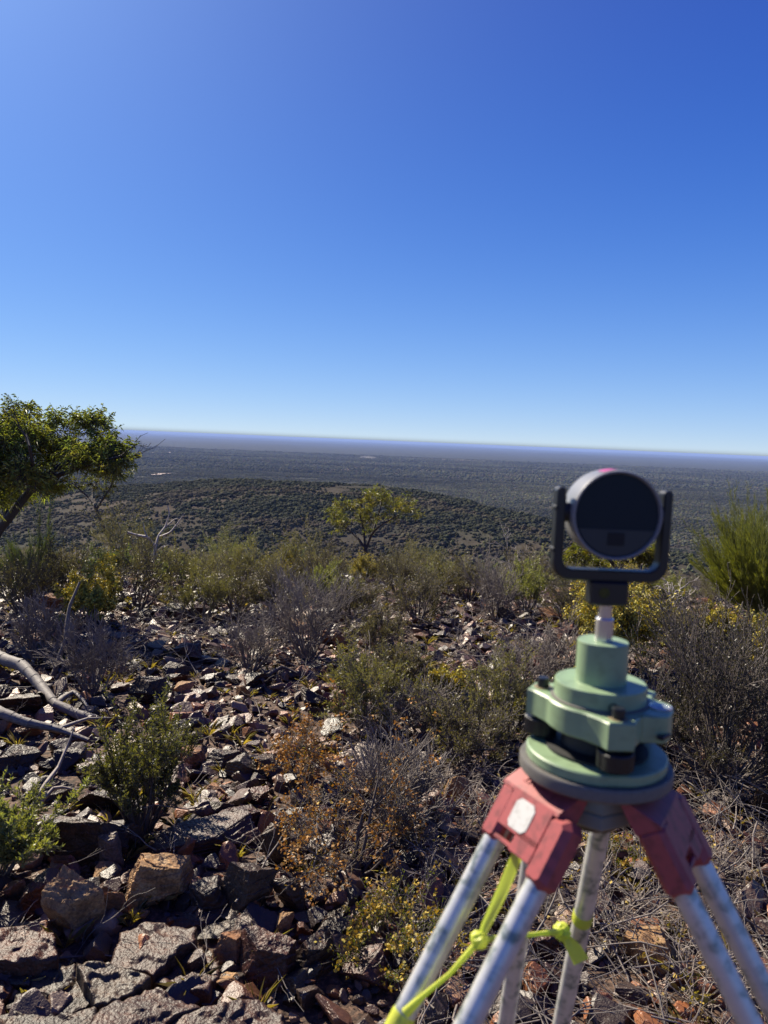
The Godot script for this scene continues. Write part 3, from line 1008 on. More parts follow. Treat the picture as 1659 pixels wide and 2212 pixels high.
func build_tape() -> void:
	var o := thing("flagging_tape", "lime yellow flagging tape knotted between the tripod legs", "flagging tape", at_axis(), AXIS_TURN)
	var k1 := Vector3(-0.0789, -0.341, 0.0873)
	var s := soup()
	ribbon(s, [k1, Vector3(-0.0755, -0.331, 0.0838), Vector3(-0.0652, -0.307, 0.0694), Vector3(-0.058, -0.287, 0.059), Vector3(-0.0525, -0.272, 0.0508), Vector3(-0.048, -0.258, 0.046)], [0.0035, 0.007, 0.0095, 0.0098, 0.0092, 0.009], 0.05, 0.0006)
	part("wide_strip", s.mesh(60), mats.lime_tape, o)
	var knot := func(c: Vector3, r: float, sd: int) -> ArrayMesh:
		var b := ball(3)
		var v := PackedVector3Array()
		for u in b[0]:
			var n: Vector3 = u
			v.append(c + n * r * (1.0 + 0.38 * rough_noise.get_noise_3d(n.x * 160 + sd * 999, n.y * 160, n.z * 160)))
		return indexed(v, b[1])
	part("knot", knot.call(k1, 0.0068, 1), mats.lime_tape, o)
	var e1 := Vector3(-0.1335, -0.408, 0.1005)
	s = soup()
	s.tube([k1, k1.lerp(e1, 0.4) + Vector3(0.001, -0.0005, 0.004), k1.lerp(e1, 0.75), e1], [0.0028, 0.0018, 0.0021, 0.0042], 10)
	part("cord", s.mesh(60), mats.lime_tape, o)
	var k2 := Vector3(-0.0213, -0.4377, -0.0986)
	s = soup()
	s.tube([k1, k1.lerp(k2, 0.35), k1.lerp(k2, 0.7), k2], [0.0026, 0.0017, 0.0021, 0.004], 10)
	part("cord", s.mesh(60), mats.lime_tape, o)
	part("knot", knot.call(k2, 0.0082, 5), mats.lime_tape, o)
	s = soup()
	ribbon(s, [k2, Vector3(-0.0152, -0.4427, -0.0947), Vector3(-0.0078, -0.4485, -0.0911), Vector3(0.0002, -0.4579, -0.0873)], [0.005, 0.012, 0.018, 0.021], 0.1, 0.0016)
	part("tail", s.mesh(60), mats.lime_tape, o)
	# turns round the two tubes
	for w in [[-44.8, 32.0, -1, 0.222, 0.295], [196.1, 18.7, -1, 0.208, 0.222]]:
		var a := deg_to_rad(w[0])
		var t := deg_to_rad(w[1])
		var rad := polar(a, 1.0)
		var down := rad * sin(t) - Vector3.UP * cos(t)
		var base: Vector3 = rad * 0.044 + Vector3(0, -0.2254, 0) + Vector3(cos(a), 0, -sin(a)) * 0.0309 * w[2]
		s = soup()
		s.tube([base + down * w[3], base + down * (w[3] + 0.003), base + down * (w[4] - 0.003), base + down * w[4]], [0.0099, 0.0104, 0.0104, 0.0099], 28, false)
		part("wrap", s.mesh(), mats.lime_tape, o)

# ------------------------------------------------------------------ the land
func build_ground() -> void:
	var v := PackedVector3Array()
	var col := PackedColorArray()
	var angles := PackedFloat32Array()
	var a := -180.0
	while a < 180.0:
		angles.append(deg_to_rad(a))
		a += 0.35 if absf(a + 0.175) < 40.0 else 4.0
	var radii := PackedFloat32Array()
	var r := 0.25
	while r < 42000.0:
		radii.append(r)
		r *= 1.022 if r < 12.0 else (1.05 if r < 400.0 else (1.02 if r < 1200.0 else 1.06))
	var na := angles.size()
	var split := 0
	var soil_far := Color(0.1, 0.083, 0.064)
	var veg := Color(0.074, 0.078, 0.062)
	for i in radii.size():
		if radii[i] < 140.0: split = i
		for t in angles:
			var x := sin(t) * radii[i]
			var z := -cos(t) * radii[i]
			v.append(Vector3(x, height(x, z), z))
			var f := clampf((radii[i] - 900.0) / 2500.0, 0.0, 1.0)
			var patch := clampf(far_noise.get_noise_2d(x * 0.5, z * 0.5) * 1.5 + 0.45, 0.0, 1.0)
			col.append(soil_far.lerp(veg, clampf(f + 0.55 * patch * (1 - f) + 0.2, 0, 1)))
	var near := PackedInt32Array()
	var far := PackedInt32Array()
	for i in radii.size() - 1:
		for j in na:
			var k := (j + 1) % na
			var q := [i * na + j, i * na + k, (i + 1) * na + k, (i + 1) * na + j]
			var dest := near if i < split else far
			dest.append(q[0]); dest.append(q[2]); dest.append(q[1])
			dest.append(q[0]); dest.append(q[3]); dest.append(q[2])
	var both := near.duplicate()
	both.append_array(far)
	var whole := indexed(v, both, col)
	var arr := whole.surface_get_arrays(0)
	var m := ArrayMesh.new()
	for ix in [near, far]:
		arr[Mesh.ARRAY_INDEX] = ix
		m.add_surface_from_arrays(Mesh.PRIMITIVE_TRIANGLES, arr)
	m.surface_set_material(0, mats.soil)
	m.surface_set_material(1, mats.scrubland)
	single("ground", m, null, "stony hilltop falling away to a valley, ridge and scrub plain", "ground", "", "structure")

func clump_mesh(sd: int) -> ArrayMesh:
	var b := ball(2)
	var v := PackedVector3Array()
	for u in b[0]:
		var n: Vector3 = u
		var t := 1.0 + 0.75 * rough_noise.get_noise_3d(n.x * 130 + sd * 313, n.y * 130, n.z * 130) + 0.25 * rough_noise.get_noise_3d(n.x * 420 + sd * 313, n.y * 420, n.z * 420)
		var p := n * t
		if p.y < -0.2: p = Vector3(p.x * 0.75, -0.2 + (p.y + 0.2) * 0.6, p.z * 0.75)
		v.append(Vector3(p.x, (p.y + 0.55) / 1.55, p.z))
	return indexed(v, b[1])

func veg_tone() -> Color:
	var t := rng.randf()
	var c := Color(0.108, 0.112, 0.07)
	if t < 0.25: c = Color(0.125, 0.128, 0.065)
	elif t < 0.5: c = Color(0.1, 0.1, 0.08)
	elif t < 0.6: c = Color(0.15, 0.15, 0.07)
	elif t < 0.72: c = Color(0.13, 0.105, 0.08)
	return tint(c, 0.2)

func build_scrub() -> void:
	var shapes := []
	for i in 4: shapes.append(clump_mesh(i + 1))
	var kept := 0
	var hill_mats := []
	for i in 6:
		var m := plain("scrub_%d" % i, Color.WHITE, 0.9)
		m.albedo_color = [Color(0.095, 0.1, 0.058), Color(0.12, 0.124, 0.06), Color(0.08, 0.082, 0.065), Color(0.15, 0.15, 0.07), Color(0.13, 0.105, 0.08), Color(0.1, 0.115, 0.06)][i].linear_to_srgb()
		m.metallic_specular = 0.2
		m.backlight_enabled = true
		m.backlight = m.albedo_color
		hill_mats.append(m)
	# the 300 largest in view on the near face of the ridge
	var near_ones := []
	for i in 2600:
		var t := rng.randf_range(-0.52, 0.52)
		var d := sqrt(rng.randf_range(330.0 * 330.0, 520.0 * 520.0))
		var p := on_ground(t * d, -d)
		var el := rad_to_deg(atan2(p.y - EYE.y, d))
		if el < -9.2 - t * 2.0: continue
		near_ones.append([d, p])
	near_ones.sort_custom(func(x, y): return x[0] < y[0])
	var spots := []
	for e in near_ones:
		if spots.size() >= 300: break
		spots.append(e[1])
		var o := MeshInstance3D.new()
		o.name = numbered("hill_shrub")
		o.mesh = shapes[spots.size() % 4]
		o.material_override = hill_mats[rng.randi() % 6]
		add_child(o)
		o.position = e[1]
		var s := lerpf(0.7, 1.8, pow(rng.randf(), 1.5))
		o.scale = Vector3(s, s * rng.randf_range(1.1, 1.6), s)
		o.rotation.y = rng.randf() * TAU
		var cast: int = hill_mats.find(o.material_override)
		var tx: float = e[1].x / -e[1].z
		var where := "behind the leaning tree"
		for w in [[-0.38, "behind the slender tree"], [-0.29, "behind the white dead branches"], [-0.2, "left of the acacia tree"], [-0.09, "close left of the acacia tree"], [0.0, "behind the acacia tree"], [0.05, "right of the acacia tree"], [0.14, "left of the reflector"], [0.22, "behind the reflector"], [0.34, "right of the reflector"]]:
			if tx > w[0]: where = w[1]
		var row: String = "low on" if e[0] < lerpf(near_ones[0][0], near_ones[299][0], 0.45) else ("halfway up" if e[0] < lerpf(near_ones[0][0], near_ones[299][0], 0.78) else "higher on")
		tag(o, "%s %s shrub %s the ridge slope %s" % ["big" if s > 1.35 else ("middling" if s > 1.0 else "small"), ["grey-green", "olive", "dark grey", "yellow-green", "brownish", "green"][cast], row, where], "shrub", "shrubs on the far ridge")
	var far_edge: float = near_ones[mini(299, near_ones.size() - 1)][0]
	var bands := [["hillside_scrub", 40.0, 330.0, 3500, 1.0, 2.0, 0.7], ["ridge_scrub", far_edge, 1000.0, 120000, 0.45, 1.75, 0.62], ["plain_scrub", 1000.0, 2600.0, 190000, 0.8, 2.6, 0.62], ["distant_scrub", 2600.0, 6000.0, 120000, 2.5, 5.5, 0.75]]
	for b in bands:
		var root := Node3D.new()
		root.name = b[0]
		add_child(root)
		tag(root, {"hillside_scrub": "scrub on the steep slope hidden below the hilltop shrubs", "ridge_scrub": "dense scrub covering the ridge across the valley", "plain_scrub": "dense low scrub covering the near plain", "distant_scrub": "scrub fading into haze on the far plain"}[b[0]], "scrub", "", "stuff")
		for k in 4:
			var mm := MultiMesh.new()
			mm.transform_format = MultiMesh.TRANSFORM_3D
			mm.use_colors = true
			mm.mesh = shapes[k]
			mm.instance_count = b[3] / 4
			for i in mm.instance_count:
				var d := 0.0
				var x := 0.0
				var mass := 0.0
				for attempt in 4:
					d = sqrt(rng.randf_range(b[1] * b[1], b[2] * b[2]))
					x = tan(rng.randf_range(-b[6], b[6])) * d
					mass = far_noise.get_noise_2d(x * 2.6 + 900.0, -d * 2.6) + 0.8 * far_noise.get_noise_2d(x * 0.6 + 900.0, -d * 0.6)
					if rng.randf() < smoothstep(-0.75, 0.15, mass): break
				var s := lerpf(b[4], b[5], pow(rng.randf(), 1.7))
				s *= clampf(1.0 + 0.5 * mass, 0.6, 1.4)
				mm.set_instance_transform(i, Transform3D(Basis(Vector3.UP, rng.randf() * TAU).scaled(Vector3(s, s * rng.randf_range(0.9, 1.5), s)), Vector3(x, height(x, -d) - 0.1, -d)))
				var tone := veg_tone()
				var edge := crest_at(x / d)
				if b[0] == "ridge_scrub" and absf(d - edge.x) < 60.0 and edge.y > -75.0:
					tone = tone.lerp(Color(0.06, 0.074, 0.05), 0.5)
				elif d < 1000.0:
					var zone := far_noise.get_noise_2d(x * 0.55 + 40.0, d * 0.9)
					if zone < -0.05: tone = tone.lerp(Color(0.07, 0.083, 0.052), clampf(-zone * 4.0, 0.0, 0.6))
					else: tone = tone.lerp(Color(0.15, 0.115, 0.085), clampf(zone * 2.5, 0.0, 0.5))
				else:
					var zone := far_noise.get_noise_2d(x * 0.06, d * 0.15) + 0.5 * far_noise.get_noise_2d(x * 0.2, d * 0.5)
					tone = tone * clampf(1.15 + 0.9 * zone, 0.55, 1.8)
				mm.set_instance_color(i, tone)
			var o := MultiMeshInstance3D.new()
			o.name = "scrub"
			o.multimesh = mm
			o.material_override = mats.scrub
			root.add_child(o, true)

func build_dust() -> void:
	# dust hanging behind something that moves far out on the plain
	var d := look(795, 989)
	var f := FogVolume.new()
	f.name = "dust_cloud"
	f.shape = RenderingServer.FOG_VOLUME_SHAPE_ELLIPSOID
	f.size = Vector3(120, 26, 70)
	var m := FogMaterial.new()
	m.resource_name = "dust"
	m.albedo = Color(0.95, 0.92, 0.88)
	m.density = 0.006
	f.material = m
	add_child(f)
	f.position = EYE + d * (5000.0 / -d.z)
	tag(f, "pale dust plume rising far out on the plain", "dust", "", "stuff")

func build_tracks() -> void:
	# pale bare clearings and a track out on the plain
	for t in [[-0.291, 2150.0, 14.0, 110.0, 0.15, "pale bare clearing on the plain right of the leaning tree"], [-0.297, 4300.0, 16.0, 700.0, 0.2, "thin pale track running away across the plain"], [-0.055, 3000.0, 10.0, 240.0, 0.35, "short pale track on the plain above the ridge"], [0.1, 5600.0, 420.0, 200.0, 0.0, "long pale clearing far out on the plain"]]:
		var s := soup()
		var c := Vector2(t[0] * t[1], -t[1])
		var along := Vector2(sin(t[4]), -cos(t[4]))
		var side := Vector2(along.y, -along.x)
		var rows := []
		for i in 13:
			var f := i / 12.0 - 0.5
			var w: float = t[2] * (0.5 + 0.35 * sin(i * 2.1 + t[1])) * (1.0 - 1.6 * f * f)
			var m := c + along * f * float(t[3]) + side * 0.25 * float(t[2]) * sin(i * 1.3)
			var p := m - side * w
			var q := m + side * w
			rows.append([Vector3(p.x, height(p.x, p.y) + 3.2, p.y), Vector3(q.x, height(q.x, q.y) + 3.2, q.y)])
		for i in 12: s.quad(rows[i][1], rows[i][0], rows[i + 1][0], rows[i + 1][1])
		single("track", s.mesh(60), mats.bare_earth, t[5], "track", "", "structure")

# ------------------------------------------------------------------ rocks on the hilltop
var landmarks := []

func landmark(called: String, p: Vector3) -> void:
	landmarks.append([called, p])

func whereabouts(p: Vector3) -> String:
	var best := ""
	var least := 1e9
	for l in landmarks:
		var q: Vector3 = l[1]
		var d := q.distance_to(p)
		if d < least and d > 0.05:
			least = d
			var sight := Vector2(q.x, -q.z).normalized()
			var rel := Vector2(p.x - q.x, -(p.z - q.z))
			var ahead := rel.dot(sight)
			var right := rel.dot(Vector2(sight.y, -sight.x))
			var w := "right of" if right > 0 else "left of"
			if absf(ahead) > absf(right) * 1.3: w = "behind" if ahead > 0 else "in front of"
			best = w + " " + l[0]
	return best

var told := {}

func fresh(look_words: String, p: Vector3) -> String:
	# a label that no other thing has yet, if the neighbours allow it
	var a := look_words + " " + whereabouts(p)
	if told.has(a) or a.split(" ").size() > 16:
		var by := landmarks.duplicate()
		by.sort_custom(func(x, y): return x[1].distance_to(p) < y[1].distance_to(p))
		for pair in [[0, 1], [0, 2], [1, 2], [0, 3], [1, 3], [2, 3], [0, 4], [1, 4], [2, 4], [3, 4], [0, 5], [1, 5]]:
			var b: String = "%s between %s and %s" % [look_words, by[pair[0]][0], by[pair[1]][0]]
			if not told.has(b) and b.split(" ").size() <= 16:
				a = b
				break
	while a.split(" ").size() > 16: a = look_words + " in the shrub belt"
	told[a] = true
	return a

var rock_meshes := []
var spots_taken := []

func place_rock(mesh: Mesh, m: Material, c: Vector3, half: Vector3, turn: Vector3, label: String, group := "") -> MeshInstance3D:
	var o := single("rock", mesh, m, label, "rock", group)
	o.transform = Transform3D(Basis.from_euler(turn) * Basis.from_scale(half), c)
	spots_taken.append([Vector2(c.x, c.z), maxf(half.x, half.z)])
	return o

func build_rocks() -> void:
	for i in 14: rock_meshes.append(rock_mesh(100 + i, 4, 11 + i % 5, 0.07, 0.035))
	# [u, v of the front foot, width, height, depth over width, colour, roll, what it is]
	var hero := [
		[161, 2045, 128, 164, 0.7, "rock_ochre", 0.1, "upright ochre boulder with a grey crest at lower left"],
		[76, 1988, 70, 84, 0.9, "rock_red", 0.0, "rounded dark red boulder left of the upright ochre boulder"],
		[344, 1975, 156, 140, 0.8, "rock_ochre", -0.1, "large golden boulder with a dark right side behind the bedrock slabs"],
		[234, 2002, 74, 96, 0.8, "rock_rust", 0.35, "bright orange rock between the upright boulder and the golden boulder"],
		[418, 2016, 158, 60, 0.5, "rock_purple", 0.05, "long layered purple slab edge behind the cracked bedrock"],
		[532, 1993, 116, 132, 0.8, "rock_grey", -0.15, "blue-grey faceted block right of the golden boulder"],
		[626, 1981, 66, 90, 0.9, "rock_dark", 0.3, "dark pointed wedge with a tan foot beside the blue-grey block"],
		[241, 1888, 50, 84, 0.7, "rock_pale", 0.12, "pale lichen-white rock standing among black boulders"],
		[284, 1856, 56, 84, 0.8, "rock_dark", 0.3, "black rock with a lichen edge leaning beside the pale rock"],
		[181, 1885, 196, 142, 0.7, "rock_dark", 0.0, "biggest black boulder left of the pale rock"],
		[448, 1858, 236, 66, 0.6, "rock_purple", 0.03, "long low reddish rock right of the dark green bush"],
		[515, 1812, 120, 84, 0.9, "rock_purple", -0.05, "broad purple-grey rock with a smooth sloping top"],
		[425, 1797, 74, 40, 0.9, "rock_dark", 0.0, "low black rock right of the dark green bush"],
		[474, 1772, 64, 50, 0.9, "rock_dark", 0.3, "tilted black wedge above the broad purple-grey rock"],
		[594, 1885, 70, 104, 0.8, "rock_grey", 0.1, "tall blue-grey rock half under the orange bush"],
		[614, 2027, 42, 56, 0.9, "rock_ochre", 0.0, "small pitted orange rock beside the bedrock"],
		[652, 2037, 40, 46, 0.9, "rock_red", 0.0, "small reddish rock right of the pitted orange rock"],
		[476, 2042, 104, 50, 0.7, "rock_grey", 0.2, "grey angular rock at the top edge of the cracked bedrock"],
		[506, 2098, 86, 86, 0.9, "rock_rust", 0.1, "orange-brown lumpy rock right of the cracked bedrock"],
		[574, 2147, 134, 122, 0.8, "rock_red", 0.0, "red-brown pyramid boulder at the bottom right of the bedrock"],
		[490, 2162, 70, 60, 0.8, "rock_ochre", 0.2, "small ochre stone against the red-brown pyramid boulder"],
		[454, 1988, 84, 84, 0.8, "rock_dark", 0.2, "black block between the golden and blue-grey boulders"],
		[300, 1990, 46, 34, 0.9, "rock_ochre", 0.0, "fist-sized ochre stone at the foot of the golden boulder"],
		[672, 2130, 120, 110, 0.9, "rock_dark", 0.0, "dark brown boulder right of the red-brown pyramid"],
		[780, 2150, 110, 90, 0.9, "rock_red", 0.2, "dark red rock below the flowering ground shrub"],
		[720, 2050, 80, 60, 0.9, "rock_dark", 0.0, "dark rock left of the flowering ground shrub"],
		[325, 1532, 98, 76, 0.8, "rock_dark", 0.05, "big black block right of the pale dead trunk"],
		[385, 1465, 70, 40, 0.8, "rock_grey", 0.0, "pale grey flat-topped rock above the black block"],
		[403, 1432, 66, 46, 0.8, "rock_red", 0.1, "reddish pyramid rock behind the pale grey rock"],
		[398, 1502, 48, 34, 0.9, "rock_ochre", 0.0, "yellowish rock right of the big black block"],
		[525, 1514, 32, 38, 0.8, "rock_ochre", 0.1, "small tan standing stone in the rubble"],
		[398, 1620, 82, 52, 0.8, "rock_dark", 0.0, "dark grey-topped rock above the dark green bush"],
		[482, 1670, 80, 54, 0.8, "rock_dark", 0.0, "square black block in the middle of the rubble"],
		[520, 1690, 70, 60, 0.9, "rock_grey", -0.5, "slanting grey slab beside the square black block"],
		[588, 1694, 94, 66, 0.8, "rock_grey", 0.0, "dark block with a pale grey top left of the orange bush"],
		[420, 1662, 56, 50, 0.8, "rock_rust", 0.0, "dark rock with an orange face left of the square black block"],
		[100, 1738, 124, 72, 0.8, "rock_grey", 0.1, "grey-topped boulder right of the left-edge green bush"],
		[222, 1772, 126, 84, 0.8, "rock_dark", 0.0, "black boulder under the dark green bush"],
		[148, 1672, 74, 58, 0.8, "rock_dark", 0.1, "dark boulder below the pale dead branch"],
		[554, 1742, 56, 40, 0.9, "rock_red", 0.0, "brown rock above the broad purple-grey rock"],
		[468, 1732, 58, 44, 0.9, "rock_rust", 0.1, "rusty brown rock between two black rocks in the rubble"],
		[1000, 1745, 88, 64, 0.5, "rock_ochre", -0.55, "yellow-tan flat slab leaning under bare twigs left of the tripod"],
		[1400, 2112, 112, 100, 0.8, "rock_ochre", 0.1, "round orange boulder seen between the tripod legs"],
		[1172, 2092, 64, 74, 0.8, "rock_red", 0.0, "pinkish rock seen between the tripod legs"],
		[1652, 1785, 60, 90, 0.9, "rock_dark", 0.0, "dark grey block at the right edge beside the red hinge"],
		[1575, 1762, 130, 60, 0.9, "rock_dark", 0.1, "flat dark rock right of the tripod hinge"],
		[1560, 1690, 60, 36, 0.9, "rock_rust", 0.1, "flat orange-red stone right of the tripod hinge"],
		[30, 1680, 110, 70, 0.8, "rock_dark", 0.0, "dark rock at the left edge above the green bush"],
		[700, 1880, 60, 60, 0.9, "rock_dark", 0.1, "dark rock at the foot of the orange bush"],
		[40, 1560, 100, 74, 0.8, "rock_dark", 0.1, "dark rock under the pale dead trunk at the left edge"],
	]
	for i in hero.size():
		var h: Array = hero[i]
		var foot := ground(h[0], h[1])
		var k := per_pixel(foot)
		var flat := Vector2(foot.x, foot.z).length()
		var dep := atan2(EYE.y - foot.y, flat)
		var w: float = h[2] * k
		var deep: float = w * h[4]
		var tall: float = maxf((h[3] * k - deep * 0.8 * sin(dep)) / cos(dep), w * 0.22)
		var away := Vector3(foot.x, 0, foot.z).normalized()
		var half := Vector3(w / 2, tall * 0.62, deep / 2)
		var c := foot + away * deep * 0.5
		c.y = foot.y + tall - half.y
		var mesh: Mesh = rock_mesh(300 + i, 5, 10 + i % 6, 0.075, 0.04) if h[2] > 90 else rock_meshes[i % 14]
		place_rock(mesh, mats[h[5]], c, half, Vector3(0, atan2(-foot.x, -foot.z) + rng.randf_range(-0.15, 0.15), h[6]), h[7])
		landmark("the " + short_name(h[7]), c)
	# cracked bedrock: outlines in the same measure, corner by corner
	var plates := [
		[[[240, 2061], [260, 2001], [312, 1987], [360, 1989], [424, 2005], [424, 2033], [384, 2057], [332, 2101], [320, 2095], [236, 2077]], "rock_purple", "broad purplish bedrock plate above the long crack"],
		[[[162, 2083], [192, 2079], [236, 2079], [316, 2099], [331, 2105], [304, 2125], [256, 2157], [204, 2157], [192, 2125]], "rock_grey", "grey bedrock plate left of the long crack"],
		[[[402, 2047], [440, 2053], [472, 2065], [474, 2105], [452, 2149], [400, 2145], [334, 2117], [360, 2097], [386, 2065]], "rock_purple", "bedrock plate right of the long crack with a dark chip"],
		[[[206, 2193], [250, 2163], [290, 2131], [334, 2123], [400, 2149], [440, 2163], [420, 2175], [364, 2195], [330, 2260], [180, 2280]], "rock_purple", "bedrock plate along the bottom edge of the picture"],
		[[[366, 2203], [400, 2183], [456, 2179], [532, 2151], [568, 2159], [612, 2191], [620, 2270], [340, 2290]], "rock_purple", "bedrock plate with rusty veins at the bottom"],
		[[[50, 2095], [120, 2081], [160, 2080], [190, 2127], [200, 2163], [160, 2180], [12, 2170], [24, 2125]], "rock_dark", "dark blocky bedrock plate at lower left"],
		[[[-20, 2003], [56, 1991], [116, 2013], [124, 2065], [104, 2077], [-20, 2085]], "rock_red", "layered reddish bedrock ledge at the left edge"],
		[[[10, 2178], [160, 2186], [200, 2172], [214, 2186], [180, 2300], [-60, 2320], [-60, 2190]], "rock_dark", "black bedrock plate in the bottom left corner"],
		[[[-60, 2090], [40, 2090], [14, 2130], [4, 2168], [-80, 2180]], "rock_red", "reddish bedrock plate cut by the left edge"],
	]
	for i in plates.size():
		var ring := []
		var mid := Vector3.ZERO
		for q in plates[i][0]:
			var d := look(q[0], q[1])
			var top := 0.075 + 0.022 * sin(i * 2.3)
			var p: Vector3 = EYE + d * ((EYE.y - top) / -d.y)
			ring.append(p)
			mid += p
		mid /= ring.size()
		var poly := PackedVector2Array()
		for p in ring: poly.append(Vector2(p.x - mid.x, p.z - mid.z))
		var o := single("bedrock_slab", slab_mesh(poly, 0.2, i + 1), mats[plates[i][1]], plates[i][2], "rock slab")
		o.position = mid
		o.rotation = Vector3(sin(i * 1.7) * 0.06, 0, cos(i * 2.9) * 0.06)
		landmark("the " + short_name(plates[i][2]), mid)
		for p in ring:
			for f in [0.15, 0.45, 0.75]: spots_taken.append([Vector2(mid.x, mid.z).lerp(Vector2(p.x, p.z), f), 0.09])

func short_name(s: String) -> String:
	for cut in [" with ", " left of ", " right of ", " behind ", " between ", " beside ", " standing ", " leaning ", " above ", " at ", " half ", " against ", " in the ", " under ", " below ", " seen ", " along ", " cut ", " of "]:
		var at := s.find(cut)
		if at > 0: s = s.substr(0, at)
	return s

func scatter_rocks(count: int) -> void:
	var used := {}
	var colours := ["rock_dark", "rock_dark", "rock_purple", "rock_purple", "rock_red", "rock_rust", "rock_grey", "rock_ochre"]
	var words := {"rock_dark": "black", "rock_purple": "purple-grey", "rock_red": "red-brown", "rock_rust": "rusty orange", "rock_grey": "grey", "rock_ochre": "ochre"}
	var made := 0
	var tries := 0
	while made < count and tries < 9000:
		tries += 1
		var d := lerpf(2.0, 9.3, pow(rng.randf(), 0.8))
		var t := rng.randf_range(-0.52, 0.5) * PI * 0.3
		var x := sin(t) * d
		var z := -cos(t) * d
		var s := lerpf(0.03, 0.12, pow(rng.randf(), 2.5)) * clampf(0.7 + d * 0.06, 0.7, 1.25)
		if x > 0.4 and d < 4.0: s *= 0.75
		var ok := true
		for q in spots_taken:
			if q[0].distance_to(Vector2(x, z)) < (q[1] + s) * 0.72:
				ok = false
				break
		if not ok: continue
		made += 1
		var half := Vector3(s * 1.12, s * rng.randf_range(0.3, 0.68), s * rng.randf_range(0.65, 1.1))
		var p := on_ground(x, z) + Vector3.UP * half.y * rng.randf_range(0.35, 0.75)
		var c: String = colours[rng.randi() % colours.size()]
		var size := "large" if s > 0.1 else ("medium" if s > 0.065 else "small")
		var form := "flat" if half.y < s * 0.55 else ("blocky" if half.y > s * 0.7 else "angular")
		var label := fresh("%s %s %s rock" % [size, form, words[c]], p)
		var g := "loose rocks of the rubble slope"
		place_rock(rock_meshes[rng.randi() % 14], mats[c], p, half, Vector3(rng.randf_range(-0.5, 0.5), rng.randf() * TAU, rng.randf_range(-0.5, 0.5)), label, g)

func stones(root: Node3D, mesh: Mesh, count: int, lo: float, hi: float, power: float, d0: float, d1: float, spread: float) -> void:
	var mm := MultiMesh.new()
	mm.transform_format = MultiMesh.TRANSFORM_3D
	mm.use_colors = true
	mm.mesh = mesh
	mm.instance_count = count
	for i in count:
		var d := lerpf(d0, d1, pow(rng.randf(), 0.75))
		var t := rng.randf_range(-spread, spread)
		var x := sin(t) * d
		var z := -cos(t) * d
		var s := lerpf(lo, hi, pow(rng.randf(), power)) * 0.5
		var b := Basis.from_euler(Vector3(rng.randf_range(-0.6, 0.6), rng.randf() * TAU, rng.randf_range(-0.6, 0.6))) * Basis.from_scale(Vector3(s, s * rng.randf_range(0.3, 0.65), s * rng.randf_range(0.65, 1.1)))
		mm.set_instance_transform(i, Transform3D(b, on_ground(x, z) + Vector3.UP * s * rng.randf_range(0.1, 0.6)))
		var k := rng.randf() + 0.35 * soft_noise.get_noise_2d(x * 150.0, z * 150.0)
		var c := Color(0.046, 0.034, 0.029)
		if k > 0.33: c = Color(0.09, 0.062, 0.05)
		if k > 0.52: c = Color(0.13, 0.066, 0.04)
		if k > 0.72: c = Color(0.25, 0.12, 0.055)
		if k > 0.89: c = Color(0.28, 0.215, 0.16)
		mm.set_instance_color(i, tint(c * Color(0.9, 0.76, 0.68), 0.25))
	var o := MultiMeshInstance3D.new()
	o.name = "stones"
	o.multimesh = mm
	o.material_override = mats.rubble
	root.add_child(o, true)

func build_rubble() -> void:
	var root := thing("rubble", "loose broken stones and gravel covering the hilltop", "rubble")
	tag(root, "", "", "", "stuff")
	for i in 6: stones(root, rock_mesh(500 + i, 3, 7, 0.05, 0.03), 2200, 0.03, 0.14, 2.4, 1.4, 11.0, 0.68)
	for i in 3: stones(root, rock_mesh(520 + i, 2, 6, 0.05, 0.03), 6000, 0.01, 0.04, 1.5, 1.2, 11.0, 0.68)

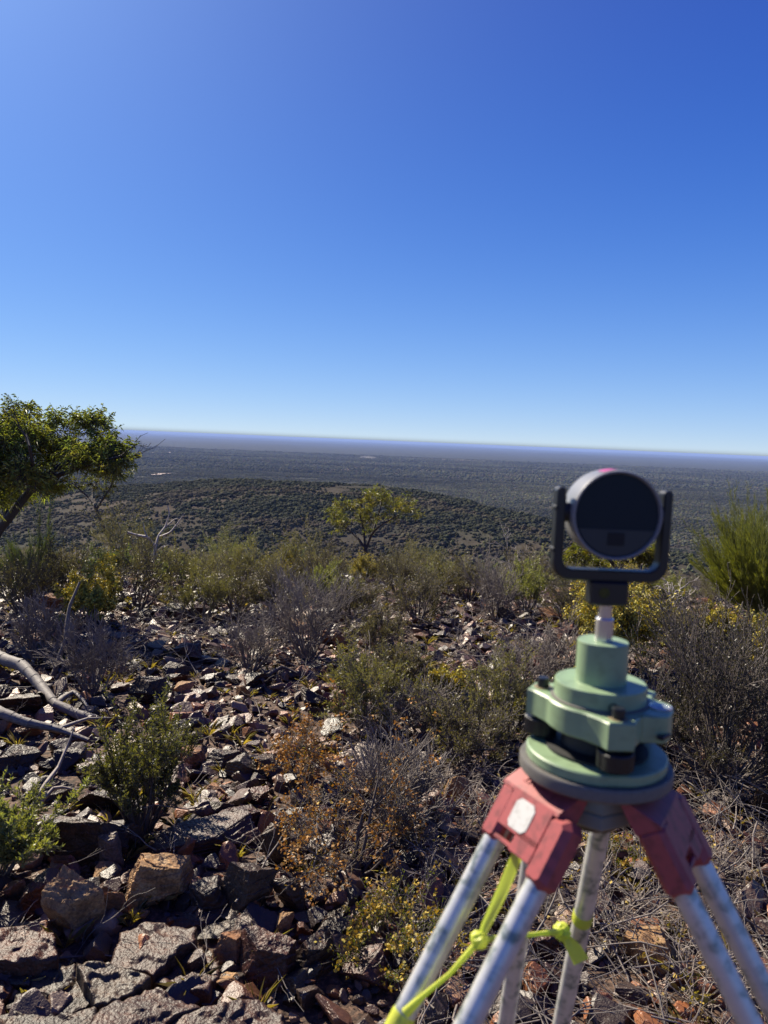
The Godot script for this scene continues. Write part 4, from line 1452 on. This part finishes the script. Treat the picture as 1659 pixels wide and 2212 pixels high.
func build_litter() -> void:
	var sticks := []
	for k in 6:
		var V := Veg.new()
		var C: Dictionary = kinds.twig.merged({"levels": 2, "nseg": 5, "kids": 0.45, "jit": 0.3, "trop": 0.0, "spread": 0.6, "rmin": 0.0025, "first": 1}, true)
		grow(V, Vector3(-0.5, 0, 0), Vector3(1, 0.03, 0).normalized(), 1.0, rng.randf_range(0.006, 0.012), 0, C)
		sticks.append(indexed(V.bv, V.bi, PackedColorArray(), V.bn))
	var root := thing("twig_litter", "fallen grey twigs lying over the stones", "twigs")
	tag(root, "", "", "", "stuff")
	for k in 6:
		var mm := MultiMesh.new()
		mm.transform_format = MultiMesh.TRANSFORM_3D
		mm.mesh = sticks[k]
		mm.instance_count = 500
		for i in mm.instance_count:
			var d := lerpf(1.6, 10.0, pow(rng.randf(), 0.8))
			var t := rng.randf_range(-0.65, 0.65)
			if d < 5.0 and t < 0.05 and rng.randf() < 0.85: t = rng.randf_range(0.05, 0.65)
			var x := sin(t) * d
			var z := -cos(t) * d
			var s := rng.randf_range(0.12, 0.42)
			mm.set_instance_transform(i, Transform3D(Basis.from_euler(Vector3(rng.randf_range(-0.5, 0.5), rng.randf() * TAU, rng.randf_range(-0.35, 0.35))).scaled(Vector3.ONE * s), on_ground(x, z) + Vector3.UP * rng.randf_range(0.01, 0.07)))
		var o := MultiMeshInstance3D.new()
		o.name = "twigs"
		o.multimesh = mm
		o.material_override = mats.twig_bark if k % 2 else mats.grey_bark
		root.add_child(o, true)
	var G := Veg.new()
	for i in 16:
		var d := (Vector3.UP + rand_dir() * 0.7).normalized()
		d.y = absf(d.y)
		G.leaf(Vector3.ZERO, d, d.cross(rand_dir()).normalized(), rng.randf_range(0.5, 1.0), 0.012, 0.25, tint(Color(0.34, 0.26, 0.12), 0.3))
	var tuft := indexed(G.lv, G.li, G.lc, G.ln)
	var mm := MultiMesh.new()
	mm.transform_format = MultiMesh.TRANSFORM_3D
	mm.mesh = tuft
	mm.instance_count = 900
	for i in mm.instance_count:
		var d := lerpf(1.8, 9.5, pow(rng.randf(), 0.7))
		var t := rng.randf_range(-0.65, 0.65)
		mm.set_instance_transform(i, Transform3D(Basis(Vector3.UP, rng.randf() * TAU).scaled(Vector3.ONE * rng.randf_range(0.05, 0.16)), on_ground(sin(t) * d, -cos(t) * d)))
	var o := MultiMeshInstance3D.new()
	o.name = "dry_grass"
	o.multimesh = mm
	o.material_override = mats.leaf
	add_child(o)
	tag(o, "sparse dry straw grass between the stones", "grass", "", "stuff")

# ------------------------------------------------------------------ trees and shrubs
func seen_at(u: float, v: float, depth: float) -> Vector3:
	var d := look(u, v)
	return EYE + d * (depth / -(d * cam.transform.basis).z)

func tree(called: String, label: String, u: float, v: float, limbs: Array, clumps: Array, depth_shift: float, leaf: Color, ll: float, lw: float, droop: float, dens: float, bark := "trunk_bark") -> void:
	# limbs: [[radius0, radius1, [[u, v, nearer/farther], ...]], ...]; clumps: [[u, v, radius in the same measure, nearer/farther], ...]
	var foot := ground(u, v)
	if depth_shift > 0.0:
		foot = seen_at(u, v, depth_shift)
		foot.y = near_height(foot.x, foot.z)
	var k := per_pixel(foot)
	var depth := k * 1106.0 / HALF_TAN
	var o := thing(called, label, "tree", foot)
	var inv := o.transform.affine_inverse()
	for i in limbs.size():
		var V := Veg.new()
		var pts := []
		for q in limbs[i][2]: pts.append(inv * seen_at(q[0], q[1], depth + q[2]))
		if i == 0:
			if pts[0].y > 0.12: pts.push_front(Vector3(0, -0.05, 0))
			else: pts[0] = Vector3(0, -0.05, 0)
		limb(V, pts, limbs[i][0], limbs[i][1])
		if i == 0:
			part("trunk", indexed(V.bv, V.bi, PackedColorArray(), V.bn), mats[bark], o)
		else:
			var C: Dictionary = kinds.twig.merged({"levels": 2, "kids": 1.1, "jit": 0.25, "rmin": 0.0018}, true)
			for j in 3:
				var at: Vector3 = pts[-1].lerp(pts[-2], rng.randf() * 0.9)
				grow(V, at, (pts[-1] - pts[-2] + rand_dir() * 0.35).normalized(), 0.14 + rng.randf() * 0.12, limbs[i][1] * 0.6, 0, C)
			part("limb", indexed(V.bv, V.bi, PackedColorArray(), V.bn), mats[bark], o)
	var W := Veg.new()
	for c in clumps:
		var r: float = c[2] * k
		var at := inv * seen_at(c[0], c[1], depth + c[3])
		for n in 5:
			var q := at + rand_dir() * r * 0.6
			leaf_clump(W, q, r * rng.randf_range(0.35, 0.68), int(c[2] * c[2] * 0.014 * dens * rng.randf_range(0.6, 1.4)), 11, ll, lw, droop, tint(leaf, 0.22))
	if W.li.size():
		var crown := Node3D.new()
		crown.name = "crown"
		o.add_child(crown, true)
		put_veg(crown, W, "dark_bark", "twigs", "leaves")
	landmark("the " + short_name(label), foot)

func build_trees() -> void:
	tree("leaning_tree", "leaning dark-trunked tree with drooping olive leaves at the left edge", -75, 1330,
		[[0.05, 0.032, [[-75, 1330, 0], [-25, 1185, 0.1], [20, 1118, 0.1], [60, 1066, 0.15], [92, 1034, 0.15]]],
		[0.028, 0.012, [[92, 1034, 0.15], [130, 1008, 0.2], [172, 985, 0.25], [225, 950, 0.3]]],
		[0.024, 0.01, [[85, 1040, 0.15], [140, 1022, 0.0], [205, 1000, -0.15], [262, 985, -0.2]]],
		[0.026, 0.012, [[15, 1122, 0.1], [0, 1050, 0.4], [-10, 985, 0.5], [15, 945, 0.5]]],
		[0.02, 0.01, [[60, 1066, 0.15], [70, 1000, -0.3], [64, 965, -0.4], [56, 940, -0.3]]],
		[0.02, 0.01, [[-25, 1185, 0.1], [-50, 1080, -0.3], [-40, 1000, -0.4]]]],
		[[42, 893, 34, 0.5], [10, 925, 50, 0.4], [60, 960, 52, 0.0], [5, 1000, 62, -0.2], [50, 1040, 48, -0.2], [105, 990, 42, 0.3], [150, 945, 46, 0.3], [195, 935, 46, 0.3], [215, 975, 46, 0.1], [252, 970, 36, 0.0], [268, 990, 24, -0.1], [160, 985, 44, -0.1], [120, 920, 30, 0.3], [-40, 960, 66, 0], [-45, 1060, 56, -0.3], [110, 1058, 34, 0.2], [20, 1080, 40, 0.4], [235, 1005, 26, -0.2]],
		0, Color(0.36, 0.39, 0.125), 0.048, 0.0018, 0.45, 0.9)
	tree("slender_tree", "slender bare-stemmed tree with thin foliage behind the leaning tree", 246, 1190,
		[[0.04, 0.024, [[246, 1190, 0], [228, 1150, 0], [214, 1115, 0], [205, 1095, 0]]],
		[0.022, 0.01, [[205, 1095, 0], [192, 1075, 0.2], [172, 1058, 0.2], [158, 1045, 0.2]]],
		[0.022, 0.009, [[208, 1100, 0], [226, 1072, 0], [240, 1050, 0], [246, 1030, 0]]],
		[0.014, 0.007, [[200, 1086, 0], [200, 1060, 0.3], [210, 1040, 0.3]]]],
		[[205, 1045, 26, 0.3], [240, 1035, 26, 0], [262, 1022, 22, 0], [168, 1042, 16, 0.2], [222, 1062, 16, 0]], 13.0, Color(0.11, 0.115, 0.05), 0.07, 0.0055, 0.4, 0.6)
	tree("acacia_tree", "small open-crowned acacia tree standing alone in the middle", 803, 1230,
		[[0.062, 0.045, [[803, 1230, 0], [797, 1208, 0], [789, 1188, 0]]],
		[0.034, 0.012, [[789, 1188, 0], [775, 1165, 0], [748, 1140, 0.3], [722, 1118, 0.3]]],
		[0.034, 0.012, [[790, 1190, 0], [800, 1160, 0], [822, 1135, -0.3], [862, 1112, -0.3]]],
		[0.03, 0.012, [[789, 1188, 0], [786, 1150, 0], [778, 1110, 0], [782, 1080, 0]]],
		[0.026, 0.012, [[795, 1175, 0], [812, 1130, 0.3], [822, 1095, 0.3], [830, 1070, 0.3]]]],
		[[730, 1108, 30, 0.3], [752, 1085, 26, 0], [742, 1132, 24, 0], [775, 1112, 24, 0], [800, 1078, 28, 0], [828, 1064, 28, 0.3], [852, 1082, 28, 0], [880, 1098, 24, -0.3], [902, 1108, 14, -0.3], [812, 1112, 22, 0], [792, 1140, 20, 0], [850, 1112, 22, 0]], 17.0, Color(0.215, 0.21, 0.08), 0.08, 0.0055, 0.3, 0.85)
	tree("forked_tree", "low fork-trunked yellow-green tree seen through the reflector yoke", 1335, 1262,
		[[0.06, 0.045, [[1335, 1262, 0], [1336, 1240, 0], [1332, 1228, 0]]],
		[0.04, 0.018, [[1332, 1228, 0], [1318, 1210, 0], [1306, 1196, 0], [1290, 1176, 0]]],
		[0.03, 0.014, [[1334, 1232, 0], [1352, 1214, 0], [1378, 1204, 0], [1400, 1190, 0]]],
		[0.035, 0.018, [[1318, 1258, 0], [1268, 1240, 0.2], [1262, 1222, 0.2], [1264, 1200, 0.2]]]],
		[[1250, 1205, 30, 0.2], [1285, 1180, 34, 0], [1275, 1222, 26, 0.3], [1330, 1185, 34, 0], [1370, 1200, 30, 0], [1395, 1190, 28, 0], [1350, 1222, 24, 0.3], [1305, 1225, 22, 0.3], [1410, 1210, 22, 0]], 15.0, Color(0.19, 0.185, 0.05), 0.1, 0.0095, 0.35, 0.9)

func dead_limb(called: String, label: String, rows: Array, m: Material) -> void:
	# rows: [[radius in the measure, radius, [[u, v, height over ground], ...]], ...]
	var root: Node3D
	for i in rows.size():
		var V := Veg.new()
		var pts := []
		for q in rows[i][2]:
			var p: Vector3
			if q.size() > 3: p = seen_at(q[0], q[1], q[3])
			else:
				p = ground(q[0], q[1])
				p.y += q[2]
			pts.append(p)
		if i == 0: root = thing(called, label, "dead wood", Vector3(pts[0].x, near_height(pts[0].x, pts[0].z), pts[0].z))
		for j in pts.size(): pts[j] -= root.position
		limb(V, pts, rows[i][0], rows[i][1])
		for j in V.bv.size():
			V.bv[j] += V.bn[j] * 0.18 * float(rows[i][0]) * rough_noise.get_noise_3dv(V.bv[j] * Vector3(900, 900, 900))
		part("stem" if i == 0 else "branch", indexed(V.bv, V.bi, PackedColorArray(), V.bn), mats[rows[i][3]] if rows[i].size() > 3 else m, root)
	landmark("the " + short_name(label), root.position)

func build_shrubs() -> void:
	dead_limb("dead_log", "pale twisted dead trunk lying across the rubble from the left edge",
		[[0.05, 0.022, [[-70, 1420, 0.18], [0, 1462, 0.12], [45, 1482, 0.13], [85, 1515, 0.1], [120, 1545, 0.06], [175, 1562, 0.04], [240, 1572, 0.02]]],
		[0.026, 0.008, [[85, 1545, 0.1], [102, 1486, 0.16, 4.72], [120, 1445, 0.2, 4.74], [140, 1385, 0.3, 4.76], [150, 1310, 0.4, 4.8], [172, 1258, 0.5, 4.84]], "grey_bark"],
		[0.018, 0.006, [[100, 1515, 0.08], [122, 1470, 0.2, 4.7], [148, 1418, 0.3, 4.72]]],
		[0.02, 0.006, [[120, 1545, 0.06], [160, 1520, 0.07], [195, 1555, 0.05]]]], mats.weathered_wood)
	dead_limb("dead_branch", "second grey dead branch below the pale trunk at the left edge",
		[[0.035, 0.012, [[-60, 1560, 0.12], [10, 1585, 0.1], [60, 1595, 0.08], [125, 1600, 0.06], [190, 1612, 0.03]]], [0.012, 0.004, [[125, 1600, 0.06], [190, 1585, 0.08], [250, 1575, 0.06]]]], mats.weathered_wood)
	dead_limb("dead_branch", "dark thin dead branch lying right of the narrow upright shrub",
		[[0.02, 0.006, [[560, 1490, 0.05], [610, 1465, 0.08], [640, 1470, 0.05]]]], mats.dark_bark)
	dead_limb("dead_branch", "grey forked dead branch in the bottom left corner beside the green bush",
		[[0.012, 0.004, [[60, 1790, 0.05], [95, 1760, 0.12], [125, 1735, 0.15], [160, 1690, 0.25]]], [0.01, 0.004, [[70, 1780, 0.05], [120, 1760, 0.12], [175, 1760, 0.1]]]], mats.pale_bark)
	dead_limb("dead_tree", "small dead tree with bleached white branches at left",
		[[0.03, 0.014, [[338, 1250, 0, 10.5], [336, 1205, 0, 10.5], [335, 1180, 0, 10.5], [318, 1160, 0, 10.4], [296, 1156, 0, 10.4], [276, 1150, 0, 10.3]]],
		[0.017, 0.006, [[335, 1184, 0, 10.5], [342, 1157, 0, 10.6], [358, 1136, 0, 10.7], [366, 1110, 0, 10.7], [362, 1092, 0, 10.7]]],
		[0.015, 0.005, [[342, 1160, 0, 10.6], [368, 1150, 0, 10.5], [384, 1130, 0, 10.5], [399, 1108, 0, 10.5]]],
		[0.012, 0.004, [[318, 1160, 0, 10.4], [312, 1146, 0, 10.4], [310, 1130, 0, 10.4]]],
		[0.01, 0.004, [[358, 1138, 0, 10.7], [376, 1122, 0, 10.7], [390, 1118, 0, 10.7]]],
		[0.012, 0.004, [[335, 1195, 0, 10.5], [352, 1180, 0, 10.4], [372, 1176, 0, 10.4]]]], mats.bleached_bark)
	# [kind, u, v of the foot, width, height, label]
	var list := [
		["needle", 305, 1800, 205, 275, "tall narrow dark green bush growing between black boulders at left", 1.5],
		["green", -15, 1905, 190, 330, "light green leafy bush cut by the left edge", 1.2],
		["orange", 755, 1885, 330, 350, "open dark-stemmed bush with orange leaf tufts left of the tripod", 1.6],
		["orange", 650, 1700, 170, 150, "smaller orange-tufted bush behind the open dark-stemmed bush", 1.0],
		["carpet", 850, 2075, 290, 165, "low ground shrub with yellow and orange flowers left of the tripod leg", 1.3],
		["olive", 790, 1580, 220, 150, "grey-green low bush in the middle of the rubble", 1.3],
		["yellow", 955, 1520, 70, 75, "small bush of lime-yellow sprigs left of the green base", 0.7],
		["olive", 1080, 1590, 150, 165, "olive-yellow bush left of the levelling base", 1.2],
		["heap", 960, 1700, 270, 130, "sprawling heap of bare grey twigs left of the red hinge", 1.2],
		["heap", 1060, 1830, 260, 150, "tangle of bare twigs behind the red hinge and lime tape", 1.2],
		["heap", 1330, 1980, 300, 150, "drooping pale twigs with yellow tips between the tripod legs", 1.3],
		["heap", 1520, 1890, 240, 120, "grey twig heap right of the red hinge", 1.2],
		["heap", 1500, 2150, 320, 170, "dense grey twig heap under the right tripod leg", 1.3],
		["carpet", 1330, 1880, 150, 80, "small green ground shrub behind the rear tripod leg", 0.8],
		["dark", 1560, 1700, 400, 350, "big dark fan-shaped bare bush right of the tripod", 1.6],
		["dark", 1400, 1620, 230, 230, "dark bare bush just right of the green cylinder", 1.2],
		["yellow", 1320, 1450, 270, 145, "yellow-flowered bush behind the reflector stem", 1.4],
		["yellow", 1550, 1420, 80, 145, "tall bright yellow sprig right of the reflector", 0.8],
		["yellow", 1655, 1460, 60, 100, "small yellow-tipped bush at the right edge under the broom bush", 0.7],
		["broom", 1650, 1345, 330, 215, "big fine-stemmed green broom bush at the right edge", 2.6],
		["dark_broom", 70, 1290, 120, 165, "dark blue-green broom bush under the leaning tree", 1.0],
		["yellow", 190, 1350, 120, 115, "yellow-green bush behind the upright dead stick at left", 1.1],
		["thicket", 300, 1320, 190, 150, "dark thicket behind the rubble at left", 1.3],
		["grey_green", 235, 1262, 120, 62, "pale grey-green shrub in front of the slender tree", 1.0],
		["grey_green", 365, 1265, 80, 60, "grey-green sprig shrub right of the white dead branches", 0.9],
		["olive", 275, 1235, 155, 148, "rounded olive shrub behind the white dead branches", 1.3],
		["dead", 515, 1200, 80, 62, "small leafless dead tree beyond the shrubs left of centre", 1.0],
		["dead", 1115, 1265, 130, 110, "dead grey-branched shrub left of the reflector yoke", 1.6],
		["dead", 1440, 1330, 150, 110, "tangled white dead branches between reflector and broom bush", 1.8],
		["twig", 200, 1500, 170, 165, "grey leafless bush right of the upright dead stick", 1.2],
		["twig", 90, 1430, 190, 130, "grey leafless bush at the left edge above the dead trunk", 1.2],
		["thicket", 55, 1330, 190, 130, "dark thicket at the left edge under the leaning tree", 1.2],
		["olive", 440, 1345, 130, 125, "brownish olive bush at the top of the rubble left of centre", 1.2],
		["twig", 665, 1425, 235, 185, "largest grey leafless bush in the centre of the rubble edge", 1.7],
		["twig", 540, 1450, 130, 120, "low grey leafless bush left of the largest grey bush", 1.1],
		["thicket", 815, 1398, 85, 150, "narrow upright brown bush right of the largest grey bush", 1.2],
		["thicket", 905, 1345, 130, 125, "brown twiggy bush in front of the acacia tree", 1.2],
		["twig", 1130, 1490, 130, 150, "thin dark leafless bush left of the steel stem", 1.0],
		["green", 1135, 1325, 115, 100, "feathery yellow-green bush left of the reflector neck", 1.2],
		["green", 485, 1235, 160, 72, "bright green low shrub beyond the rubble left of centre", 1.2],
		["olive", 520, 1290, 150, 112, "domed olive shrub with grey stems left of centre", 1.3],
		["olive", 650, 1255, 130, 110, "pale olive shrub left of the acacia tree", 1.3],
		["green", 720, 1310, 110, 80, "yellow-green shrub left below the acacia tree", 1.0],
		["olive", 895, 1260, 130, 80, "domed olive shrub right of the acacia tree", 1.2],
		["thicket", 1230, 1350, 140, 110, "dark grey thicket behind the reflector neck", 1.3],
		["thicket", 600, 1340, 140, 110, "dark grey thicket behind the largest grey bush", 1.2],
		["thicket", 760, 1345, 120, 100, "grey-brown thicket below the acacia tree", 1.2],
		["thicket", 1010, 1300, 120, 90, "grey-brown thicket right of the acacia tree", 1.2],
		["thicket", 1480, 1420, 150, 110, "dark thicket between the yellow sprig and the reflector", 1.2],
		["thicket", 860, 1500, 150, 110, "brownish twiggy bush left of the lime-yellow sprigs", 1.2],
		["heap", 870, 1640, 260, 130, "grey tangle of bare stems below the grey-green low bush", 1.4],
		["twig", 910, 1590, 170, 130, "upright bare twiggy bush below the lime-yellow sprigs", 1.2],
		["thicket", 1010, 1650, 190, 150, "brown-stemmed bush left of the levelling base foot screws", 1.3],
		["twig", 850, 1790, 260, 200, "wide bare grey bush mixed with the orange leaf tufts", 1.5],
		["heap", 720, 1830, 220, 110, "dark twig tangle at the foot of the orange-tufted bushes", 1.2],
		["heap", 940, 1930, 260, 130, "dark twig tangle left of the left tripod leg", 1.3],
		["thicket", 510, 1330, 150, 110, "brownish thicket under the domed olive shrub", 1.2],
		["thicket", 140, 1290, 150, 115, "dark thicket between the blue-green broom and the slender tree", 1.2],
		["thicket", 690, 1290, 140, 110, "grey thicket left of the acacia tree foot", 1.2],
		["thicket", 860, 1285, 130, 95, "grey-brown thicket at the acacia tree foot", 1.2],
		["olive", 400, 1290, 130, 100, "brown-green shrub right of the dark thicket at left", 1.2],
		["twig", 1070, 1340, 130, 120, "pale grey bare bush left of the feathery yellow-green bush", 1.3],
		["olive", 960, 1290, 110, 80, "small olive shrub beyond the rubble right of centre", 1.1],
		["thicket", 1150, 1280, 130, 90, "dark thicket behind the feathery yellow-green bush", 1.2],
		["thicket", 1310, 1340, 160, 100, "dark thicket under the low fork-trunked tree", 1.2],
		["twig", 1400, 1390, 130, 95, "grey bare bush right of the reflector neck", 1.2],
		["twig", 1200, 1470, 130, 110, "grey bare bush just left of the steel stem", 1.1],
		["dark", 1640, 1580, 260, 260, "dark bare bush at the right edge behind the big fan-shaped bush", 1.2],
	]
	var called := {"needle": "dark_green_bush", "green": "green_bush", "orange": "orange_bush", "carpet": "ground_shrub", "olive": "olive_bush", "yellow": "yellow_bush", "heap": "twig_heap", "dark": "bare_bush", "broom": "broom_bush", "dark_broom": "broom_bush", "thicket": "thicket", "grey_green": "grey_green_bush", "dead": "dead_shrub", "sticks": "dead_shrub", "twig": "leafless_bush"}
	for h in list:
		var o := bush(called[h[0]], h[0], h[1], h[2], h[3], h[4], h[5], "", h[6])
		landmark("the " + short_name(h[5]), o.position)

func scatter_shrubs() -> void:
	var protos := {}
	var names_of := {"thicket": "thicket", "olive": "olive_bush", "twig": "leafless_bush", "green": "green_bush", "grey_green": "grey_green_bush", "yellow": "yellow_bush"}
	var looks := {"thicket": "dark brown twiggy shrub", "olive": "olive green shrub", "twig": "grey leafless shrub", "green": "light green shrub", "grey_green": "grey-green leafy shrub", "yellow": "yellow-flowering shrub"}
	for k in names_of:
		protos[k] = []
		for i in 2:
			var o := Node3D.new()
			bush_parts(o, k, 0.75, 0.9, 1.2)
			protos[k].append(o)
	var order := ["thicket", "thicket", "thicket", "thicket", "olive", "olive", "twig", "twig", "twig", "green", "grey_green", "yellow"]
	for i in 330:
		var near: bool = i < 120
		var d := sqrt(rng.randf_range(9.3 * 9.3, 14.5 * 14.5)) if near else sqrt(rng.randf_range(14.0 * 14.0, 34.0 * 34.0))
		var t := rng.randf_range(-0.56, 0.56)
		var k: String = order[rng.randi() % order.size()]
		var o: Node3D = protos[k][rng.randi() % 2].duplicate()
		o.name = numbered(names_of[k])
		add_child(o)
		var p := on_ground(sin(t) * d, -cos(t) * d)
		# shrubs stay low enough to leave the view over the valley
		var top := EYE.y - d * tan(deg_to_rad(8.3 + rng.randf() * 1.3 - t * 0.8))
		var s := clampf((top - p.y) / 0.75, 0.45, 1.7)
		o.position = p
		o.scale = Vector3(s * rng.randf_range(0.9, 1.3), s, s * rng.randf_range(0.9, 1.3))
		o.rotation.y = rng.randf() * TAU
		var far := "near" if d < 11.5 else ("farther" if d < 18.0 else "distant")
		tag(o, fresh("%s %s%s" % [far, "low " if s < 0.7 else ("tall " if s > 1.2 else ""), looks[k]], p), "shrub", "shrub belt on the hilltop")
	for k in protos:
		for o in protos[k]: o.free()

func _ready() -> void:
	# camera
	cam = Camera3D.new()
	cam.name = "camera"
	add_child(cam)
	cam.transform = Transform3D(Basis(Vector3.RIGHT, deg_to_rad(-PITCH)) * Basis(Vector3.BACK, deg_to_rad(ROLL)), EYE)
	var lens := CameraAttributesPhysical.new()
	lens.frustum_focal_length = 12.0 / HALF_TAN
	lens.frustum_focus_distance = 5.0
	lens.frustum_near = 0.05
	lens.frustum_far = 90000.0
	lens.exposure_aperture = 5.4
	cam.attributes = lens
	cam.fov = rad_to_deg(2.0 * atan(HALF_TAN))
	cam.near = 0.05
	cam.far = 90000.0
	# sky: clear, deep blue overhead, pale at the horizon, brighter round the sun
	var az := deg_to_rad(SUN_AZ)
	var el := deg_to_rad(SUN_EL)
	var to_sun := Vector3(sin(az) * cos(el), sin(el), -cos(az) * cos(el))
	var w := 1024
	var h := 512
	var sky_image := Image.create_empty(w, h, false, Image.FORMAT_RGBF)
	for j in h:
		var e := 90.0 - 180.0 * (j + 0.5) / h
		var k1 := exp(-maxf(e, 0.0) / 2.5)
		var k2 := exp(-maxf(e, 0.0) / 7.0)
		var k3 := exp(-maxf(e, 0.0) / 18.0)
		for i in w:
			var a := TAU * (i + 0.5) / w
			var d := Vector3(sin(a) * cos(deg_to_rad(e)), sin(deg_to_rad(e)), -cos(a) * cos(deg_to_rad(e)))
			var g := exp(-rad_to_deg(acos(clampf(d.dot(to_sun), -1, 1))) / 16.0)
			var back := maxf(-d.dot(to_sun), 0.0) ** 2
			var c := Color(0.012 + 0.06 * back + 0.162 * k1 + 0.428 * k2 + 0.562 * g, 0.012 + 0.09 * back - 0.0145 * k1 + 0.429 * k2 + 0.3125 * k3 + 0.835 * g, 0.278 + 0.12 * back - 0.12 * k1 - 0.3 * k2 + 0.988 * k3 + 1.055 * g)
			if e < 0.0: c = Color(0.13, 0.115, 0.1)
			sky_image.set_pixel(i, j, c)
	var pano := PanoramaSkyMaterial.new()
	pano.panorama = ImageTexture.create_from_image(sky_image)
	var sky := Sky.new()
	sky.sky_material = pano
	var env := Environment.new()
	env.background_mode = Environment.BG_SKY
	env.sky = sky
	env.tonemap_mode = Environment.TONE_MAPPER_LINEAR
	env.tonemap_exposure = 2.05
	env.background_energy_multiplier = 1.0 / 2.05
	env.sdfgi_enabled = true
	env.ssao_enabled = true
	env.ssil_enabled = true
	env.fog_enabled = true
	env.fog_light_color = Color(0.65, 0.765, 1.0)
	env.fog_density = 0.000045
	var we := WorldEnvironment.new()
	we.name = "environment"
	we.environment = env
	add_child(we)
	env.volumetric_fog_enabled = true
	env.volumetric_fog_density = 0.0
	var sun := DirectionalLight3D.new()
	sun.name = "sun"
	sun.light_color = Color(1.0, 0.95, 0.86)
	sun.light_energy = 1.6
	sun.light_angular_distance = 0.5
	sun.shadow_enabled = true
	add_child(sun)
	sun.look_at_from_position(Vector3.ZERO, -to_sun)
	# fixed seeds
	rng.seed = 4711
	rough_noise = noise(5, 0.01, 4)
	soft_noise = noise(6, 0.004, 3)
	far_noise = noise(7, 0.012, 4)
	make_materials()
	plain("bare_earth", lin(0.42, 0.33, 0.27), 0.95)
	set_kinds()
	build_ground()
	build_tracks()
	build_dust()
	build_scrub()
	build_trees()
	build_shrubs()
	scatter_shrubs()
	build_rocks()
	scatter_rocks(240)
	build_rubble()
	build_litter()
	build_tripod()
	build_tribrach()
	build_adapter()
	build_prism()
	build_tape()
